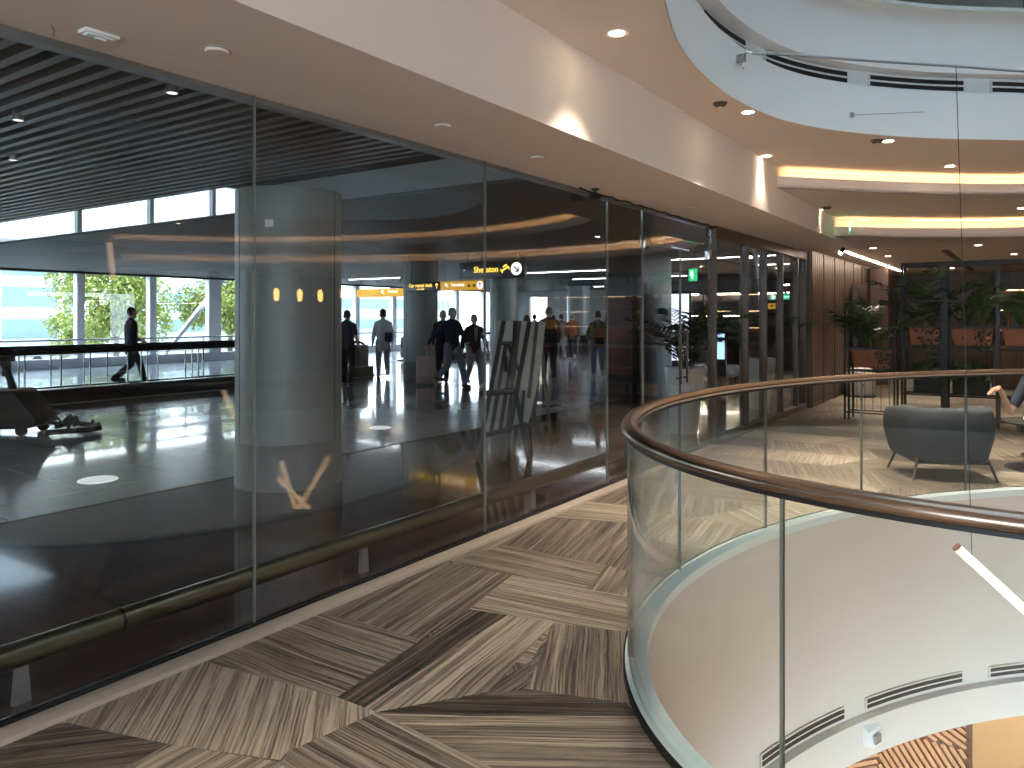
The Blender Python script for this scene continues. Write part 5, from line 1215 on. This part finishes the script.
olive = cloth('olive_cloth', (.10, .11, .045)); rust = cloth('rust_cloth', (.26, .09, .045)); mauve = cloth('mauve_cloth', (.24, .17, .17)); redb = cloth('dark_red_cloth', (.10, .02, .03)); brn = cloth('brown_cloth', (.16, .085, .05)); shoeD = cloth('dark_shoe_leather', (.02, .02, .022)); shoeW = cloth('white_trainer', (.6, .6, .6)); peach = cloth('orange_cloth', (.42, .18, .06))
REL = (((-.25, .0, 1.14), (-.26, .12, .92)), ((.25, .0, 1.14), (.26, .10, .92)))
def at_px(px, py): p = W(px, py, 0); return (p.x, p.y, 0)
# 1 walking man in silhouette on the far walkway, facing right along +y
p = W(139, 384.5, 0)
person((-17.2, 9.55, .012), -.20, 1.84, 'person in a dark navy jacket walking alone on the moving walkway', navy, navy, shoeD, stride=.62, face=True, long_top=True,
       arms=(((-.26, .05, 1.14), (-.22, .26, 1.02)), ((.26, -.08, 1.14), (.24, -.02, .92))))
# 2 back view in dark shirt near the end of the walkway
person((*at_px(347, 384)[:2], 0), .35, 1.76, 'person in a dark short sleeved shirt with a red stripe, right of the big column', cloth('dark_grey_shirt', (.035, .035, .05)), blk, shoeD, short_sleeve=True, face=False, stride=.1)
# 3 person with pale coat and sling strap
t = person(at_px(383, 377), .9, 1.80, 'person in a pale long coat with a dark cap and a cross strap', wht, ltjean, shoeW, long_top=True, stride=.4, face=True)
capsules('cap', [((0, .03, 1.70), .075, (0, .10, 1.695), .035)], .01, blk, t, 2, [((0, .0, 1.69), (.088, .10, .075), 0)])
MB().tube([(-.16, .10, 1.42), (-.05, .155, 1.30), (.08, .165, 1.12), (.19, .10, .98)], .016, 8).build('cross_strap', navy, t)
MB().box(.02, .20, -.26, -.13, .92, 1.16).build('sling_bag', navy, t, bevel=.03)
# 4 man pulling a suitcase, 5 companion hidden behind
c4 = at_px(452, 387)
person(c4, THETA + pi + .75, 1.84, 'person in a dark navy jacket and grey jeans pulling the pink suitcase', navy, jean, shoeD, hair='hairgrey', stride=.66, skin='skin2',
       arms=(((-.27, .05, 1.16), (-.24, .20, 1.0)), ((.34, -.14, 1.18), (.50, -.20, .98))))
sc_ = at_px(425, 386)
t = thing('suitcase', sc_, THETA + .15, 'pale pink wheeled suitcase pulled beside the walking person in navy', 'suitcase')
MB().box(-.20, .20, -.13, .13, .06, .70).build('shell', mat('pink_hard_shell', (.52, .34, .32), .35), t, bevel=.05)
for x in (-.12, -.04, .04, .12): MB().box(x - .008, x + .008, -.136, .136, .10, .66).build('rib', mat('pink_rib', (.45, .28, .27), .4) if 'pink_rib' not in bpy.data.materials else bpy.data.materials['pink_rib'], t, bevel=.003)
MB().tube([(.05, .02, .70), (.05, .02, 1.04)], .016, 8).tube([(.15, .02, .70), (.15, .02, 1.04)], .016, 8).tube([(.04, .02, 1.05), (.16, .02, 1.05)], .018, 8).build('telescopic_handle', bpy.data.materials['pink_rib'], t)
for sx in (-.15, .15):
    for sy in (-.09, .09): MB().tube([(sx - .012, sy, .03), (sx + .012, sy, .03)], .03, 14).build('wheel', M['rubber'], t)
q = D(443, 360, 18.7); person((q.x, q.y, 0), THETA + pi, 1.76, 'person almost hidden behind the one pulling the suitcase', blk, blk, shoeD, stride=.1)
# 6 man with open black jacket and pale trousers
t = person(at_px(474, 386.5), THETA + pi + .45, 1.68, 'person in an open black jacket and pale grey trousers walking towards the glass', blk, ltjean, shoeW, stride=.45, skin='skin2',
       arms=(((-.28, -.02, 1.16), (-.30, .10, .96)), ((.28, -.02, 1.16), (.32, .06, .94))))
MB().add([(-.035, .125, 1.10), (.035, .125, 1.10), (.05, .118, 1.44), (-.05, .118, 1.44), (-.035, .14, 1.10), (.035, .14, 1.10), (.045, .13, 1.44), (-.045, .13, 1.44)], [(3, 2, 1, 0), (4, 5, 6, 7), (0, 1, 5, 4), (1, 2, 6, 5), (2, 3, 7, 6), (3, 0, 4, 7)]).build('shirt_front', mauve, t, bevel=.01)
# 7.. group behind the easels, walking away
t = person(at_px(549, 381), THETA + .1, 1.86, 'person with an orange vest and a dark backpack walking away behind the easels', brn, blk, shoeD, hair='hairgrey', face=False, stride=.35)
capsules('vest', [((-.07, -.02, 1.05), .125, (-.07, -.02, 1.34), .13), ((.07, -.02, 1.05), .125, (.07, -.02, 1.34), .13)], .014, peach, t)
q = thing('backpack', t.location, t.rotation_euler.z, 'dark backpack on the back of the person in the orange vest', 'backpack')
MB().box(-.15, .15, -.34, -.165, .90, 1.30).build('bag', blk, q, bevel=.05); MB().box(-.11, .11, -.38, -.335, .95, 1.12).build('front_pocket', blk, q, bevel=.02)
for sx in (-.1, .1): MB().tube([(sx, -.17, 1.30), (sx, -.10, 1.45), (sx, .10, 1.42), (sx * 1.1, .16, 1.25), (sx * 1.2, .05, 1.0), (sx, -.17, .98)], .014, 8).build('shoulder_strap', blk, q)
q = D(527, 345, 23.0); person((q.x, q.y, 0), THETA - .2, 1.66, 'person with long dark hair behind the easels, left of the one in the orange vest', brn, blk, shoeD, woman=True, face=False)
q = D(534.5, 345, 27.5); person((q.x, q.y, 0), THETA, 1.70, 'person far back in front of the lit yellow opening', redb, blk, shoeD, face=False)
q = D(546.5, 345, 28.0); person((q.x + .3, q.y, 0), THETA, 1.66, 'person far back just right of the lit yellow opening', blk, blk, shoeD, face=False)
person(at_px(561, 359), THETA + .15, 1.72, 'person in a mauve top and pale trousers walking away, in the middle of the hall', mauve, ltjean, shoeW, face=False, stride=.4)
person(at_px(572.5, 360), THETA - .1, 1.72, 'person in a rust brown jacket and dark trousers walking away beside the one in mauve', rust, navy, shoeW, face=False, stride=.4, hair='hairgrey')
t = person(at_px(598, 378), THETA, 1.78, 'person in an olive green jacket and jeans walking away before the pale column', olive, jean, shoeW, face=False, stride=.45, arms=(((-.27, .0, 1.15), (-.22, .16, 1.0)), ((.27, -.0, 1.15), (.25, .1, .94))))
q = thing('backpack', t.location, t.rotation_euler.z, 'rust red and dark backpack worn by the person in the olive green jacket', 'backpack')
MB().box(-.15, .17, -.33, -.165, .86, 1.30).build('bag', rust, q, bevel=.05); MB().box(-.11, .12, -.37, -.325, .90, 1.08).build('front_pocket', blk, q, bevel=.02)
for sx in (-.1, .1): MB().tube([(sx, -.17, 1.30), (sx, -.10, 1.45), (sx, .10, 1.42), (sx * 1.1, .16, 1.25), (sx * 1.2, .05, 1.0), (sx, -.17, .98)], .014, 8).build('shoulder_strap', blk, q)
# seated person whose bare forearm comes into the picture at the right
lat = 6.07; dp = 8.7
loc = Vector((lat * cos(THETA) - dp * sin(THETA), lat * sin(THETA) + dp * cos(THETA), 0))
person(loc, pi + THETA, 1.72, 'seated person just outside the right edge, only a bare forearm and hanging hand in view', navy, navy, shoeD, short_sleeve=True,
       sit=(.43, Vector((-.12, .44, .46)), Vector((.10, .44, .46)), Vector((-.12, .50, .085)), Vector((.10, .50, .085))),
       arms=(((-.25, .10, 1.16), (-.15, .33, 1.10)), ((.405, .05, 1.03), (.54, .06, 1.31))), hdir=(.9, .05, -.35))
t = thing('stool', (loc.x, loc.y, 0), 0, 'dark round stool under the seated person just outside the right edge', 'stool')
MB().lathe([(.20, 0), (.20, .02), (.03, .04), (.03, .26), (.24, .28), (.25, .34), (.22, .36), (.0001, .36)], 28).build('seat', M['chair'], t)
MB().lathe([(.21, .0), (.215, .012), (.0001, .02)], 28).build('base', M['darkmetal'], t)
